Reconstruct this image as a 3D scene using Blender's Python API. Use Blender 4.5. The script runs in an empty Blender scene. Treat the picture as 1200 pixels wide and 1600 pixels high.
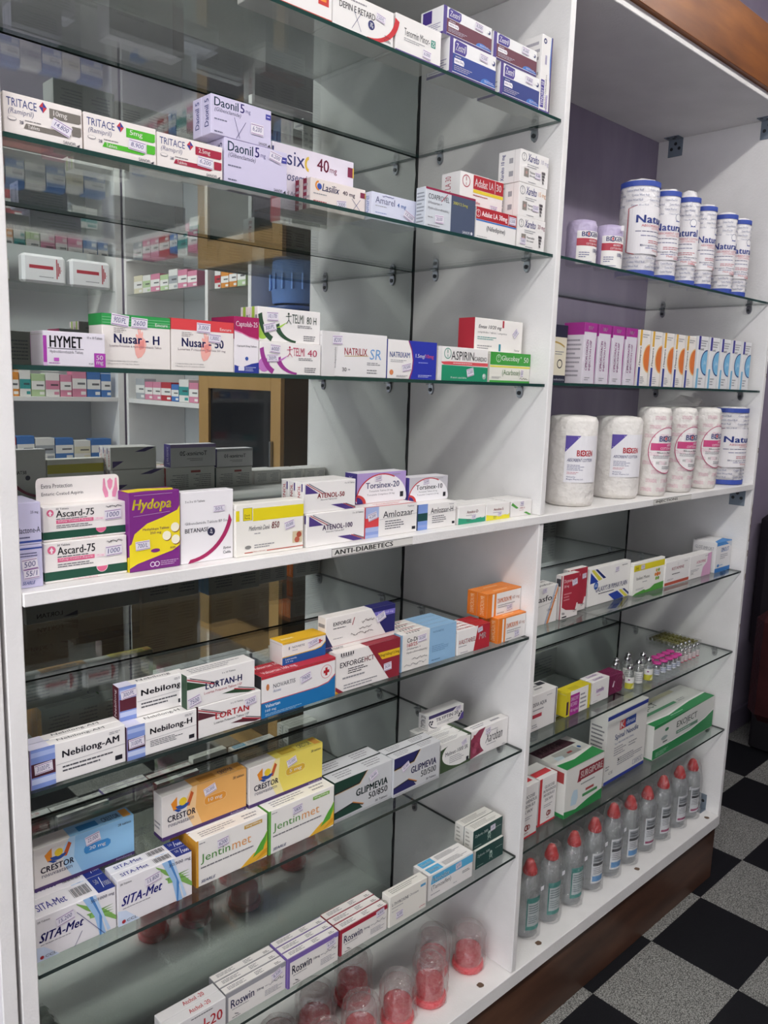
import bpy, bmesh, math, random
from mathutils import Vector, Matrix
SC = bpy.context.scene
C = SC.collection
random.seed(7)
# ------------------------------------------------------------------ camera
cam_d = bpy.data.cameras.new('camera'); cam = bpy.data.objects.new('camera', cam_d); C.objects.link(cam)
cam_d.sensor_fit = 'VERTICAL'; cam_d.sensor_height = 24.0; cam_d.lens = 1250.6/1600*24.0
cam_d.clip_start = .02; cam_d.clip_end = 50
RIGHT = Vector((.73011, -.68264, .03073)); DOWN = Vector((-.08643, -.13686, -.98681)); FWD = Vector((.67785, .71782, -.15893))
M = Matrix((( RIGHT.x, -DOWN.x, -FWD.x, -.31312), (RIGHT.y, -DOWN.y, -FWD.y, -.93584), (RIGHT.z, -DOWN.z, -FWD.z, 1.27693), (0, 0, 0, 1)))
cam.matrix_world = M
SC.camera = cam
# ------------------------------------------------------------------ world, lamps, exposure
w = bpy.data.worlds.new('room_ambient'); SC.world = w; w.use_nodes = True
w.node_tree.nodes['Background'].inputs[0].default_value = (.93, .95, 1, 1)
w.node_tree.nodes['Background'].inputs[1].default_value = 1.25
def area(name, loc, rot, sx, sy, power, col=(1, .985, .96)):
    l = bpy.data.lights.new(name, 'AREA'); l.shape = 'RECTANGLE'; l.size = sx; l.size_y = sy; l.energy = power; l.color = col
    o = bpy.data.objects.new(name, l); C.objects.link(o); o.location = loc; o.rotation_euler = rot; return o
LAMPS = [(-1.6, -1.2, 10), (-.2, -1.3, 6), (1.2, -1.3, 5), (2.6, -1.2, 5)]        # ceiling battens: x, y, power
for (lx, ly, pw) in LAMPS:
    area('ceiling_tube_light', (lx, ly, 2.872), (0, 0, 0), 1.1, .2, pw)
SC.view_settings.view_transform = 'Standard'; SC.view_settings.look = 'None'
SC.view_settings.gamma = 1; SC.view_settings.use_curve_mapping = False
SC.view_settings.exposure = 1.08
SC.cycles.max_bounces = 12; SC.cycles.transparent_max_bounces = 40; SC.cycles.glossy_bounces = 8
SC.cycles.diffuse_bounces = 5; SC.cycles.caustics_reflective = False; SC.cycles.caustics_refractive = False
# ------------------------------------------------------------------ materials
def lin(h):
    h = h.lstrip('#'); r = []
    for i in (0, 2, 4):
        c = int(h[i:i+2], 16)/255; r.append(c/12.92 if c <= .04045 else ((c+.055)/1.055)**2.4)
    return (*r, 1)
MATS = {}
def mat(h, rough=.5, metal=0, name=None):
    k = (h, rough, metal)
    if k not in MATS:
        m = bpy.data.materials.new(name or ('printed_card_'+h.lstrip('#'))); m.use_nodes = True
        b = m.node_tree.nodes['Principled BSDF']; b.inputs['Base Color'].default_value = lin(h)
        b.inputs['Roughness'].default_value = rough; b.inputs['Metallic'].default_value = metal
        b.inputs['Specular IOR Level'].default_value = .35
        MATS[k] = m
    return MATS[k]
def newmat(name):
    m = bpy.data.materials.new(name); m.use_nodes = True; nt = m.node_tree; nt.nodes.clear()
    out = nt.nodes.new('ShaderNodeOutputMaterial'); return m, nt, out
def N(nt, t, **kw):
    n = nt.nodes.new(t)
    for k, v in kw.items():
        if k.startswith('i_'): n.inputs[k[2:].replace('_', ' ')].default_value = v
        else: setattr(n, k, v)
    return n
def fresnel_fac(nt, f0, k=1.0):
    lw = N(nt, 'ShaderNodeLayerWeight'); lw.inputs['Blend'].default_value = .5
    p = N(nt, 'ShaderNodeMath', operation='POWER'); p.inputs[1].default_value = 5
    nt.links.new(lw.outputs['Facing'], p.inputs[0])
    a = N(nt, 'ShaderNodeMath', operation='MULTIPLY_ADD'); a.inputs[1].default_value = (1-f0)*k; a.inputs[2].default_value = f0
    nt.links.new(p.outputs[0], a.inputs[0]); return a.outputs[0]
def clear_mat(name, tint, f0=.05, rough=.02, haze=0.0, hazecol=(.8, .8, .8, 1), bump=0, bscale=60, k=1.0):
    m, nt, out = newmat(name)
    tr = N(nt, 'ShaderNodeBsdfTransparent'); tr.inputs[0].default_value = tint
    gl = N(nt, 'ShaderNodeBsdfGlossy'); gl.inputs['Roughness'].default_value = rough; gl.inputs['Color'].default_value = (1, 1, 1, 1)
    base = tr.outputs[0]
    if haze:
        df = N(nt, 'ShaderNodeBsdfDiffuse'); df.inputs[0].default_value = hazecol
        tl = N(nt, 'ShaderNodeBsdfTranslucent'); tl.inputs[0].default_value = hazecol
        a = N(nt, 'ShaderNodeMixShader'); a.inputs[0].default_value = .5; nt.links.new(df.outputs[0], a.inputs[1]); nt.links.new(tl.outputs[0], a.inputs[2])
        mx = N(nt, 'ShaderNodeMixShader'); mx.inputs[0].default_value = haze
        nt.links.new(base, mx.inputs[1]); nt.links.new(a.outputs[0], mx.inputs[2]); base = mx.outputs[0]
    mix = N(nt, 'ShaderNodeMixShader'); nt.links.new(fresnel_fac(nt, f0, k), mix.inputs[0])
    nt.links.new(base, mix.inputs[1]); nt.links.new(gl.outputs[0], mix.inputs[2]); nt.links.new(mix.outputs[0], out.inputs[0])
    if bump:
        tx = N(nt, 'ShaderNodeTexNoise'); tx.inputs['Scale'].default_value = bscale; tx.inputs['Detail'].default_value = 3
        tc = N(nt, 'ShaderNodeTexCoord'); nt.links.new(tc.outputs['Object'], tx.inputs['Vector'])
        bp = N(nt, 'ShaderNodeBump'); bp.inputs['Strength'].default_value = bump; bp.inputs['Distance'].default_value = .01
        nt.links.new(tx.outputs[0], bp.inputs['Height']); nt.links.new(bp.outputs[0], gl.inputs['Normal'])
    return m
def noise_mat(name, cols, scale, rough=.6, stretch=(1, 1, 1), bump=0, detail=4, bscale=None, coord='Object'):
    m = bpy.data.materials.new(name); m.use_nodes = True; nt = m.node_tree; b = nt.nodes['Principled BSDF']
    tc = N(nt, 'ShaderNodeTexCoord'); mp = N(nt, 'ShaderNodeMapping'); mp.inputs['Scale'].default_value = stretch
    nt.links.new(tc.outputs[coord], mp.inputs[0])
    tx = N(nt, 'ShaderNodeTexNoise'); tx.inputs['Scale'].default_value = scale; tx.inputs['Detail'].default_value = detail
    nt.links.new(mp.outputs[0], tx.inputs['Vector'])
    cr = N(nt, 'ShaderNodeValToRGB'); e = cr.color_ramp.elements
    for i, (p, c) in enumerate(cols):
        q = e[i] if i < 2 else e.new(p)
        q.position = p; q.color = lin(c)
    nt.links.new(tx.outputs[0], cr.inputs[0]); nt.links.new(cr.outputs[0], b.inputs['Base Color']); b.inputs['Roughness'].default_value = rough
    b.inputs['Specular IOR Level'].default_value = .3
    if bump:
        bp = N(nt, 'ShaderNodeBump'); bp.inputs['Strength'].default_value = bump; bp.inputs['Distance'].default_value = .01
        src = tx
        if bscale:
            src = N(nt, 'ShaderNodeTexNoise'); src.inputs['Scale'].default_value = bscale; nt.links.new(tc.outputs[coord], src.inputs['Vector'])
        nt.links.new(src.outputs[0], bp.inputs['Height']); nt.links.new(bp.outputs[0], b.inputs['Normal'])
    return m
GLASS = clear_mat('shelf_glass', (.93, .955, .94, 1), .045)
EDGE = mat('#1f3f3a', .15, 0, 'glass_edge_green'); EDGE2 = mat('#2c3634', .15, 0, 'glass_edge_dark')
WHITE = noise_mat('white_gloss_paint', [(.35, '#e6e4e2'), (.7, '#efedeb')], 9, .35, bump=.08, bscale=220)
PURPLE = noise_mat('mauve_wall_paint', [(.3, '#8f8498'), (.7, '#9a90a3')], 6, .6)
SHEET = noise_mat('mauve_backing_sheet', [(.3, '#8d8298'), (.7, '#988ea2')], 5, .22, stretch=(3, 1, .6))
METAL = mat('#9a9ca0', .3, 1, 'zinc_metal'); DARKM = mat('#34363a', .4, 0, 'dark_hole')
BRKT = mat('#7f8a96', .4, .15, 'blue_zinc_plate')
def wood(name, a, b2, c, st):
    return noise_mat(name, [(.25, a), (.55, b2), (.8, c)], 2.2, .35, stretch=st, detail=8)
WOOD_F = wood('walnut_fascia_board', '#63371a', '#8f5424', '#ad6c30', (1.6, 1, 9))
WOOD_P = wood('dark_walnut_plinth', '#3c2a22', '#54392c', '#6a4a38', (1.6, 1, 9))
WOOD_L = wood('light_beech_frame', '#a5824f', '#b08b58', '#bb9763', (6, 6, 1))
WOOD_B = wood('brown_cupboard_panel', '#4a3a2c', '#57452f', '#624d36', (5, 5, 1))
def mirror_mat():
    m, nt, out = newmat('mirror_silver')
    g = N(nt, 'ShaderNodeBsdfGlossy'); g.inputs['Color'].default_value = (.66, .71, .69, 1); g.inputs['Roughness'].default_value = 0
    d = N(nt, 'ShaderNodeBsdfDiffuse'); d.inputs[0].default_value = (.55, .58, .56, 1)
    tx = N(nt, 'ShaderNodeTexNoise'); tx.inputs['Scale'].default_value = 3
    mr = N(nt, 'ShaderNodeMapRange'); mr.inputs[1].default_value = .3; mr.inputs[2].default_value = .75; mr.inputs[3].default_value = .03; mr.inputs[4].default_value = .10
    nt.links.new(tx.outputs[0], mr.inputs[0])
    x = N(nt, 'ShaderNodeMixShader'); nt.links.new(mr.outputs[0], x.inputs[0]); nt.links.new(g.outputs[0], x.inputs[1]); nt.links.new(d.outputs[0], x.inputs[2])
    nt.links.new(x.outputs[0], out.inputs[0]); return m
MIRROR = mirror_mat()
def floor_mat():
    m = bpy.data.materials.new('checker_floor_tiles'); m.use_nodes = True; nt = m.node_tree; b = nt.nodes['Principled BSDF']
    tc = N(nt, 'ShaderNodeTexCoord'); sp = N(nt, 'ShaderNodeSeparateXYZ'); nt.links.new(tc.outputs['Object'], sp.inputs[0])
    fl = []
    for ax, o, s in (('X', 1.6175, .2925), ('Y', -.018, .2385)):
        a = N(nt, 'ShaderNodeMath', operation='SUBTRACT'); a.inputs[1].default_value = o; nt.links.new(sp.outputs[ax], a.inputs[0])
        d = N(nt, 'ShaderNodeMath', operation='DIVIDE'); d.inputs[1].default_value = s; nt.links.new(a.outputs[0], d.inputs[0])
        f = N(nt, 'ShaderNodeMath', operation='FLOOR'); nt.links.new(d.outputs[0], f.inputs[0]); fl.append(f)
    ad = N(nt, 'ShaderNodeMath', operation='ADD'); nt.links.new(fl[0].outputs[0], ad.inputs[0]); nt.links.new(fl[1].outputs[0], ad.inputs[1])
    pp = N(nt, 'ShaderNodeMath', operation='PINGPONG'); pp.inputs[1].default_value = 1; nt.links.new(ad.outputs[0], pp.inputs[0])
    nz = N(nt, 'ShaderNodeTexNoise'); nz.inputs['Scale'].default_value = 330; nz.inputs['Detail'].default_value = 2; nt.links.new(tc.outputs['Object'], nz.inputs['Vector'])
    r1 = N(nt, 'ShaderNodeValToRGB'); r1.color_ramp.elements[0].position = .38; r1.color_ramp.elements[0].color = lin('#4a4a48'); r1.color_ramp.elements[1].position = .62; r1.color_ramp.elements[1].color = lin('#a8a8a3')
    r2 = N(nt, 'ShaderNodeValToRGB'); r2.color_ramp.elements[0].position = .4; r2.color_ramp.elements[0].color = lin('#121317'); r2.color_ramp.elements[1].position = .7; r2.color_ramp.elements[1].color = lin('#1a1b1f')
    nt.links.new(nz.outputs[0], r1.inputs[0]); nt.links.new(nz.outputs[0], r2.inputs[0])
    mx = N(nt, 'ShaderNodeMix', data_type='RGBA'); nt.links.new(pp.outputs[0], mx.inputs['Factor']); nt.links.new(r2.outputs[0], mx.inputs['B']); nt.links.new(r1.outputs[0], mx.inputs['A'])
    nt.links.new(mx.outputs['Result'], b.inputs['Base Color']); b.inputs['Roughness'].default_value = .55; b.inputs['Specular IOR Level'].default_value = .25
    return m
# ------------------------------------------------------------------ object helpers
def tag(o, label=None, cat=None, group=None, kind=None):
    if label: o['label'] = label
    if cat: o['category'] = cat
    if group: o['group'] = group
    if kind: o['kind'] = kind
    return o
def link(name, me, parent=None, loc=None, rz=0):
    o = bpy.data.objects.new(name, me); C.objects.link(o)
    if parent: o.parent = parent
    if loc is not None: o.location = loc
    if rz: o.rotation_euler = (0, 0, rz)
    return o
def empty(name, loc=(0, 0, 0), rz=0): return link(name, None, None, loc, rz)
class MB:
    """collects polygons with a material each and builds one mesh"""
    def __init__(s): s.v = []; s.f = []; s.mi = []; s.m = []; s.sm = []
    def idx(s, m):
        if m not in s.m: s.m.append(m)
        return s.m.index(m)
    def poly(s, pts, m, smooth=False):
        n = len(s.v); s.v += [tuple(p) for p in pts]; s.f.append(list(range(n, n+len(pts)))); s.mi.append(s.idx(m)); s.sm.append(smooth)
    def grid(s, pts, faces, m, smooth=False):
        n = len(s.v); s.v += [tuple(p) for p in pts]; k = s.idx(m)
        for f in faces: s.f.append([n+i for i in f]); s.mi.append(k); s.sm.append(smooth)
    def box(s, x0, y0, z0, x1, y1, z1, m, bev=0):
        if bev:
            bm = bmesh.new(); bmesh.ops.create_cube(bm, size=1)
            for v in bm.verts: v.co = Vector(((x0+x1)/2+v.co.x*(x1-x0), (y0+y1)/2+v.co.y*(y1-y0), (z0+z1)/2+v.co.z*(z1-z0)))
            bmesh.ops.bevel(bm, geom=bm.edges[:], offset=bev, segments=1, affect='EDGES', profile=.5)
            bm.verts.index_update(); s.grid([v.co for v in bm.verts], [[v.index for v in f.verts] for f in bm.faces], m); bm.free(); return
        P = [(x0, y0, z0), (x1, y0, z0), (x1, y1, z0), (x0, y1, z0), (x0, y0, z1), (x1, y0, z1), (x1, y1, z1), (x0, y1, z1)]
        s.grid(P, [(0, 3, 2, 1), (4, 5, 6, 7), (0, 1, 5, 4), (1, 2, 6, 5), (2, 3, 7, 6), (3, 0, 4, 7)], m)
    def lathe(s, prof, m, n=24, c=(0, 0), sx=1, sy=1, wob=0, cap=True, seed=0, smooth=True):
        r_ = random.Random(seed); P = []; F = []
        for (r, z) in prof:
            for i in range(n):
                a = 2*math.pi*i/n; k = 1+wob*(r_.random()-.5)
                P.append((c[0]+r*k*sx*math.sin(a), c[1]-r*k*sy*math.cos(a), z+wob*.004*(r_.random()-.5)))
        for j in range(len(prof)-1):
            for i in range(n): F.append((j*n+i, j*n+(i+1) % n, (j+1)*n+(i+1) % n, (j+1)*n+i))
        if cap: F.append(tuple(range(n))[::-1]); F.append(tuple((len(prof)-1)*n+i for i in range(n)))
        s.grid(P, F, m, smooth)
    def tube(s, a, b, r, m, n=10):
        a = Vector(a); b = Vector(b); d = (b-a).normalized(); u = d.orthogonal().normalized(); v = d.cross(u); P = []
        for p in (a, b):
            for i in range(n): t = 2*math.pi*i/n; P.append(p+r*(math.cos(t)*u+math.sin(t)*v))
        s.grid(P, [(i, (i+1) % n, n+(i+1) % n, n+i) for i in range(n)]+[tuple(range(n))[::-1], tuple(range(n, 2*n))], m, False)
    def mesh(s, name):
        me = bpy.data.meshes.new(name); me.from_pydata(s.v, [], s.f)
        for m in s.m: me.materials.append(m)
        me.polygons.foreach_set('material_index', s.mi); me.polygons.foreach_set('use_smooth', s.sm); me.update(); return me
    def build(s, name, parent=None, loc=None, rz=0): return link(name, s.mesh(name), parent, loc, rz)
# ------------------------------------------------------------------ lettering
_tc = {}
def text_mesh(t, bold):
    k = (t, bold)
    if k not in _tc:
        cu = bpy.data.curves.new('lettering', 'FONT'); cu.body = t; cu.size = 1; cu.resolution_u = 2 if len(t) < 20 else 1; cu.fill_mode = 'FRONT'
        if bold == 2: cu.space_character = 1.06
        ob = bpy.data.objects.new('lettering', cu); C.objects.link(ob)
        dg = bpy.context.evaluated_depsgraph_get(); me = bpy.data.meshes.new_from_object(ob.evaluated_get(dg))
        vs = [(v.co.x, v.co.y) for v in me.vertices]; fs = [tuple(p.vertices) for p in me.polygons]
        if bold:                                                     # heavier strokes: the same glyphs laid side by side
            n = len(vs); sh = [(.028, 0)] if bold == 1 else [(.03, 0), (.06, 0), (.03, .02)]
            fs = fs+[tuple(i+n*(k+1) for i in f) for k in range(len(sh)) for f in fs]; vs = vs+[(x+dx, y+dy) for dx, dy in sh for x, y in vs]
        bpy.data.objects.remove(ob); bpy.data.curves.remove(cu); bpy.data.meshes.remove(me)
        x0 = min(v[0] for v in vs); x1 = max(v[0] for v in vs); y0 = min(v[1] for v in vs); y1 = max(v[1] for v in vs)
        _tc[k] = ([((x-x0)/(x1-x0), (y-y0)/(y1-y0)) for x, y in vs], fs)
    return _tc[k]
# printing operations in face coordinates (u to the right, v upwards, both 0..1)
def R(u0, v0, u1, v1, c): return ('p', [(u0, v0), (u1, v0), (u1, v1), (u0, v1)], c)
def P(pts, c): return ('p', pts, c)
def T(t, u0, v0, u1, v1, c='#1c1c22', b=0, i=0): return ('t', t, u0, v0, u1, v1, c, b, i, 0)
def TV(t, u0, v0, u1, v1, c='#1c1c22', b=0): return ('t', t, u0, v0, u1, v1, c, b, 0, 1)     # reads upwards
def Ci(u, v, r, c): return ('c', u, v, r, c)
def Ring(u, v, r, c, t=.2): return ('r', u, v, r, c, t)
def L(u0, v0, u1, v1, n, c='#97969a', seed=1): return ('l', u0, v0, u1, v1, n, c, seed)
def Sq(u0, v0, u1, v1, c='#2b2b33', seed=1): return ('s', u0, v0, u1, v1, c, seed)              # pen or cursive stroke
def Ln(a, b, t, c): return ('n', a, b, t, c)
def Band(a, b, c): return ('p', list(a)+list(b)[::-1], c)                                         # area between two curves
def arc(cx, cy, rx, ry, a0, a1, n=12):
    return [(cx+rx*math.cos(math.radians(a0+(a1-a0)*k/n)), cy+ry*math.sin(math.radians(a0+(a1-a0)*k/n))) for k in range(n+1)]
def printing(mb, ops, mp, W, H, e0=.00018, split=0):
    """mp(u, v, e) -> 3-D point; W, H: the face size in metres"""
    for k, o in enumerate(ops):
        e = e0+.00003*k; t = o[0]
        def quad(q, c):
            strips(mb, mp, q, c, e, split)
        if t == 'p':
            if split: strips(mb, mp, o[1], o[2], e, split)
            else: mb.poly([mp(u, v, e) for u, v in o[1]], mat(o[2]))
        elif t == 't':
            _, s, u0, v0, u1, v1, c, b, it, vert = o; vs, fs = text_mesh(s, b); pts = []; e += .0006 if split else 0
            for x, y in vs:
                if it: x = x*.94+y*.06*min(1, 8/max(3, len(s)))
                pts.append(mp(u0+(u1-u0)*(1-y), v0+(v1-v0)*x, e) if vert else mp(u0+(u1-u0)*x, v0+(v1-v0)*y, e))
            mb.grid(pts, fs, mat(c))
        elif t == 'c':
            _, u, v, r, c = o; strips(mb, mp, [(u+r*H/W*math.cos(a*math.pi/10), v+r*math.sin(a*math.pi/10)) for a in range(20)], c, e, split)
        elif t == 'r':
            _, u, v, r, c, th = o; q = []; e += .0004 if split else 0
            for rr in (r, r*(1-th)): q += [mp(u+rr*H/W*math.cos(a*math.pi/14), v+rr*math.sin(a*math.pi/14), e) for a in range(28)]
            mb.grid(q, [(a, (a+1) % 28, 28+(a+1) % 28, 28+a) for a in range(28)], mat(c))
        elif t == 'l':
            _, u0, v0, u1, v1, n, c, sd = o; rr = random.Random(sd*17+n); hh = (v1-v0)/n
            for j in range(n):
                x = u0; end = u0+(u1-u0)*rr.uniform(.6, 1); y = v1-hh*(j+.75)
                while x < end-.005:
                    l = min(rr.uniform(.02, .07), end-x); quad([(x, y), (x+l*.86, y), (x+l*.86, y+hh*.4), (x, y+hh*.4)], c); x += l
        elif t == 's':
            _, u0, v0, u1, v1, c, sd = o; rr = random.Random(sd); n = 26; f1, f2 = rr.uniform(.5, .9), rr.uniform(1.6, 2.9); ps = [(u0+(u1-u0)*(j/n+.04*math.sin(j*1.9+sd)), v0+(v1-v0)*(.4+.18*math.sin(j*f1+sd)+.16*math.sin(j*f2+sd*2)+.3*rr.random()*rr.random())) for j in range(n+1)]
            for a, b in zip(ps, ps[1:]): line2(mb, mp, a, b, .0006, W, H, c, e)
        elif t == 'n':
            _, a, b, th, c = o; line2(mb, mp, a, b, th, W, H, c, e)
def strips(mb, mp, poly, c, e, split):
    """a flat polygon, cut into upright strips where the surface is curved"""
    if not split: mb.poly([mp(u, v, e) for u, v in poly], mat(c)); return
    def cut(ps, x, keep):
        r = []
        for p, q in zip(ps, ps[1:]+ps[:1]):
            a, b = (p[0]-x)*keep >= 0, (q[0]-x)*keep >= 0
            if a: r.append(p)
            if a != b: t = (x-p[0])/(q[0]-p[0]); r.append((x, p[1]+t*(q[1]-p[1])))
        return r
    j0 = int(math.floor(min(p[0] for p in poly)/split)); j1 = int(math.ceil(max(p[0] for p in poly)/split))
    for j in range(j0, j1):
        ps = cut(cut(list(poly), j*split, 1), (j+1)*split, -1)
        if len(ps) > 2: mb.poly([mp(u, v, e) for u, v in ps], mat(c))
def line2(mb, mp, a, b, th, W, H, c, e):
    dx, dy = (b[0]-a[0])*W, (b[1]-a[1])*H; l = math.hypot(dx, dy) or 1; nx, ny = -dy/l*th/2/W, dx/l*th/2/H
    e += .0002; mb.poly([mp(a[0]+nx, a[1]+ny, e), mp(a[0]-nx, a[1]-ny, e), mp(b[0]-nx, b[1]-ny, e), mp(b[0]+nx, b[1]+ny, e)], mat(c))
def faces(w, d, h):
    return {'f': (lambda u, v, e: (u*w, -e, v*h), w, h), 'l': (lambda u, v, e: (-e, d*(1-u), v*h), d, h),
            't': (lambda u, v, e: (u*w, v*d, h+e), w, d), 'b': (lambda u, v, e: (w*(1-u), d+e, v*h), w, h),
            'r': (lambda u, v, e: (w+e, u*d, v*h), d, h)}
def flip(ops):                                                       # the same print turned by half a turn
    r = []
    for o in ops:
        if o[0] == 'p': r.append(('p', [(1-u, 1-v) for u, v in o[1]], o[2]))
    return r
def carton(name, spec, w, d, h, loc, rz, label, cat='medicine box', group=None, first=None):
    """one cardboard carton: printed body mesh plus its price stickers as parts"""
    mb = MB(); mb.box(0, 0, 0, w, d, h, mat(spec.get('c', '#ece9e6')), .0007)
    F = faces(w, d, h)
    base = dict(l=[Ln((.12, .0), (.12, 1), .0005, '#b5b1ac'), Ln((.0, .9), (1, .9), .0005, '#bdb9b4')])
    for k in 'fltbr':
        ops = spec.get(k, base.get(k))
        if k == 'b' and ops is None: ops = [L(.08, .15, .45, .8, 6, '#a2a2a7', 3), L(.55, .2, .9, .8, 6, '#a2a2a7', 4)]
        if ops: printing(mb, ops, *F[k])
    o = mb.build(name, None, loc, rz)
    tag(o, label, cat, group)
    for st in spec.get('st', []): sticker(o, F, *st)
    return o
def sticker(o, F, u, v, sw, sh, rot, txt, face='f', ink='#40407a'):
    """paper price sticker: centre u, v on the face, size in metres"""
    mp, W, H = F[face]; ca, sa = math.cos(math.radians(rot)), math.sin(math.radians(rot))
    def m2(a, b, e):
        x = (a-.5)*sw; y = (b-.5)*sh; return mp(u+(x*ca-y*sa)/W, v+(x*sa+y*ca)/H, e+.0009)
    mb = MB(); printing(mb, [R(0, 0, 1, 1, '#e4dfe8'), R(.03, .84, .97, .9, '#8a5c96'), R(.03, .06, .97, .12, '#8a5c96'), T(txt, .12, .26, .88, .74, ink, 0, 1)], m2, sw, sh)
    mb.build('price_sticker', o)
# ------------------------------------------------------------------ setting
ZF = -.2175; ZC = 2.95
def struct(name, mb):
    o = mb.build(name); o['kind'] = 'structure'; return o
b = MB(); b.poly([(-2.6, -2.75, ZF), (4.6, -2.75, ZF), (4.6, .45, ZF), (-2.6, .45, ZF)], floor_mat()); struct('floor', b)
b = MB(); b.box(-2.6, -2.75, ZC, 4.6, .5, ZC+.05, mat('#b9b7b4', .8)); struct('ceiling', b)
b = MB(); b.box(-2.6, .45, ZF, 4.6, .5, ZC, PURPLE); struct('wall_back', b)
b = MB(); b.box(-2.6, -2.8, ZF, 4.6, -2.75, ZC, PURPLE); struct('wall_rear', b)
b = MB(); b.box(4.6, -2.75, ZF, 4.65, .5, ZC, PURPLE); struct('wall_right', b)
b = MB(); b.box(2.06, .436, ZF, 4.6, .45, ZF+.10, noise_mat('mauve_skirting', [(.3, '#6f6679'), (.7, '#7b7285')], 6, .5), .002); struct('baseboard_back', b)
# ------------------------------------------------------------------ shelving unit
D = .3802; T0 = .0155; XR = 2.0203; Z4 = 1.0246; T4 = .0169; ZT = 2.0165; TT = .0176; XE = XR+.0158
ZS = dict(S1=1.7709, S2=1.5292, S3=1.2847, S5=.7711, S6=.5247, S7=.2811, R1=1.5303, R2=1.2884, R4=.7678, R5=.5239, R6=.2784)
su = tag(empty('shelving_unit', (0, 0, ZF)), 'white two-bay wall shelving unit with mirror back and dark brown plinth', 'shelving unit')
def part(name, mb, parent=su):
    o = mb.build(name, parent, (0, 0, -ZF) if parent is su else None); return o
b = MB(); b.box(-.0205, 0, -.036, 0, D+.01, ZT, WHITE, .0012); pl = part('side_panel', b)
b = MB(); b.box(1, 0, 0.0003, 1+T0, D, Z4-T4-.0003, WHITE, .0012); pdl = part('divider_panel', b)
b = MB(); b.box(1, 0, Z4+.0003, 1+T0, D, ZT-.0003, WHITE, .0012); pdu = part('divider_panel', b)
b = MB(); b.box(XR, 0, -.036, XE, D+.01, ZT, WHITE, .0012); pr = part('side_panel', b)
b = MB(); b.box(-.0205, 0, ZT, XE, D+.02, ZT+TT, WHITE, .0012); part('top_panel', b)
b = MB(); b.box(.0003, -.0034, Z4-T4, XR-.0003, D, Z4, WHITE, .0012); cs = part('centre_shelf', b)
b = MB(); b.box(.0003, -.003, -.035, XR-.0003, D, 0, WHITE, .0012); bs = part('base_shelf', b)
b = MB(); b.box(-.0205, .010, ZF+.001, XE-.003, .028, -.0355, WOOD_P, .001); part('plinth', b)
b = MB(); b.box(-.6, -.012, ZT+TT, XE+.05, .006, ZT+TT+.137, WOOD_F, .001); part('fascia', b)
b = MB(); b.box(.0003, D, 0, 1-.0003, D+.006, ZT, MIRROR); part('mirror', b)
b = MB(); b.box(1+T0, D, 0, XR, D+.006, Z4-T4, MIRROR); part('mirror', b)
b = MB(); b.box(1+T0, D, Z4, XR, D+.006, ZT, SHEET); bk = part('backing_sheet', b)
rr = random.Random(4); b = MB()
for (x, z, hh, ww) in [(1.13, 1.42, .16, .012), (1.15, 1.33, .10, .018), (1.12, 1.45, .05, .006), (1.19, 1.72, .11, .004), (1.24, 1.66, .12, .004), (1.31, 1.70, .08, .003), (1.36, 1.62, .1, .003), (1.16, 1.6, .09, .004)]:
    L_ = [(x-ww*rr.uniform(.3, 1), z+hh*k/6) for k in range(7)]; R_ = [(x+ww*rr.uniform(.3, 1), z+hh*k/6) for k in range(7)]
    b.poly([(a, D-.0006, c) for a, c in L_+R_[::-1]], mat('#aaa0ac', .35))
o = b.build('tape_residue', bk); tag(o, 'pale streaks of old tape')
def seam(x, z0, z1, y=D-.0015, wd=.006, s=1):
    rr = random.Random(s); b = MB(); n = int((z1-z0)/.02); q = []
    for k in range(n+1):
        z = z0+(z1-z0)*k/n; a = wd*(.75+.5*rr.random()); q.append((x-a, z))
    b.poly([(x-.0004, y, z) for _, z in q[::-1]]+[(a, y, z) for a, z in q], mat('#2b2c2e', .6)); return b
for (x, z0, z1, s) in [(1, .002, Z4-T4-.002, 1), (1, Z4+.002, ZT-.002, 2), (XR, .002, Z4-T4-.002, 3)]:
    o = part('sealant_strip', seam(x, z0, z1, s=s)); tag(o, 'dark ragged sealant strip in the back corner')
def clip_mb(x, y, z):                                                 # metal shelf support: pin, washer and lip under the glass
    b = MB(); n = 14
    ring = lambda r, dx: [(x-dx, y+r*.6*math.cos(2*math.pi*k/n), z-.017+r*(1.15 if math.sin(2*math.pi*k/n) > 0 else 1)*math.sin(2*math.pi*k/n)) for k in range(n)]
    P_ = ring(.013, 0)+ring(.012, .0045); b.grid(P_, [(k, (k+1) % n, n+(k+1) % n, n+k) for k in range(n)]+[tuple(range(n, 2*n))], METAL, False)
    b.box(x-.013, y-.007, z-.0085, x, y+.007, z-.0065, METAL, .0005)
    b.tube((x-.0045, y, z-.019), (x-.0065, y, z-.019), .0042, DARKM, 10)
    return b
for k in ('S1', 'S2', 'S3', 'S5', 'S6', 'S7'):
    for y in (.066, .312): clip_mb(1, y, ZS[k]).build('shelf_support', pdu if ZS[k] > 1 else pdl)
for k in ('R1', 'R2', 'R4', 'R5', 'R6'):
    for y in (.06, .322): clip_mb(XR, y, ZS[k]).build('shelf_support', pr)
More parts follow.
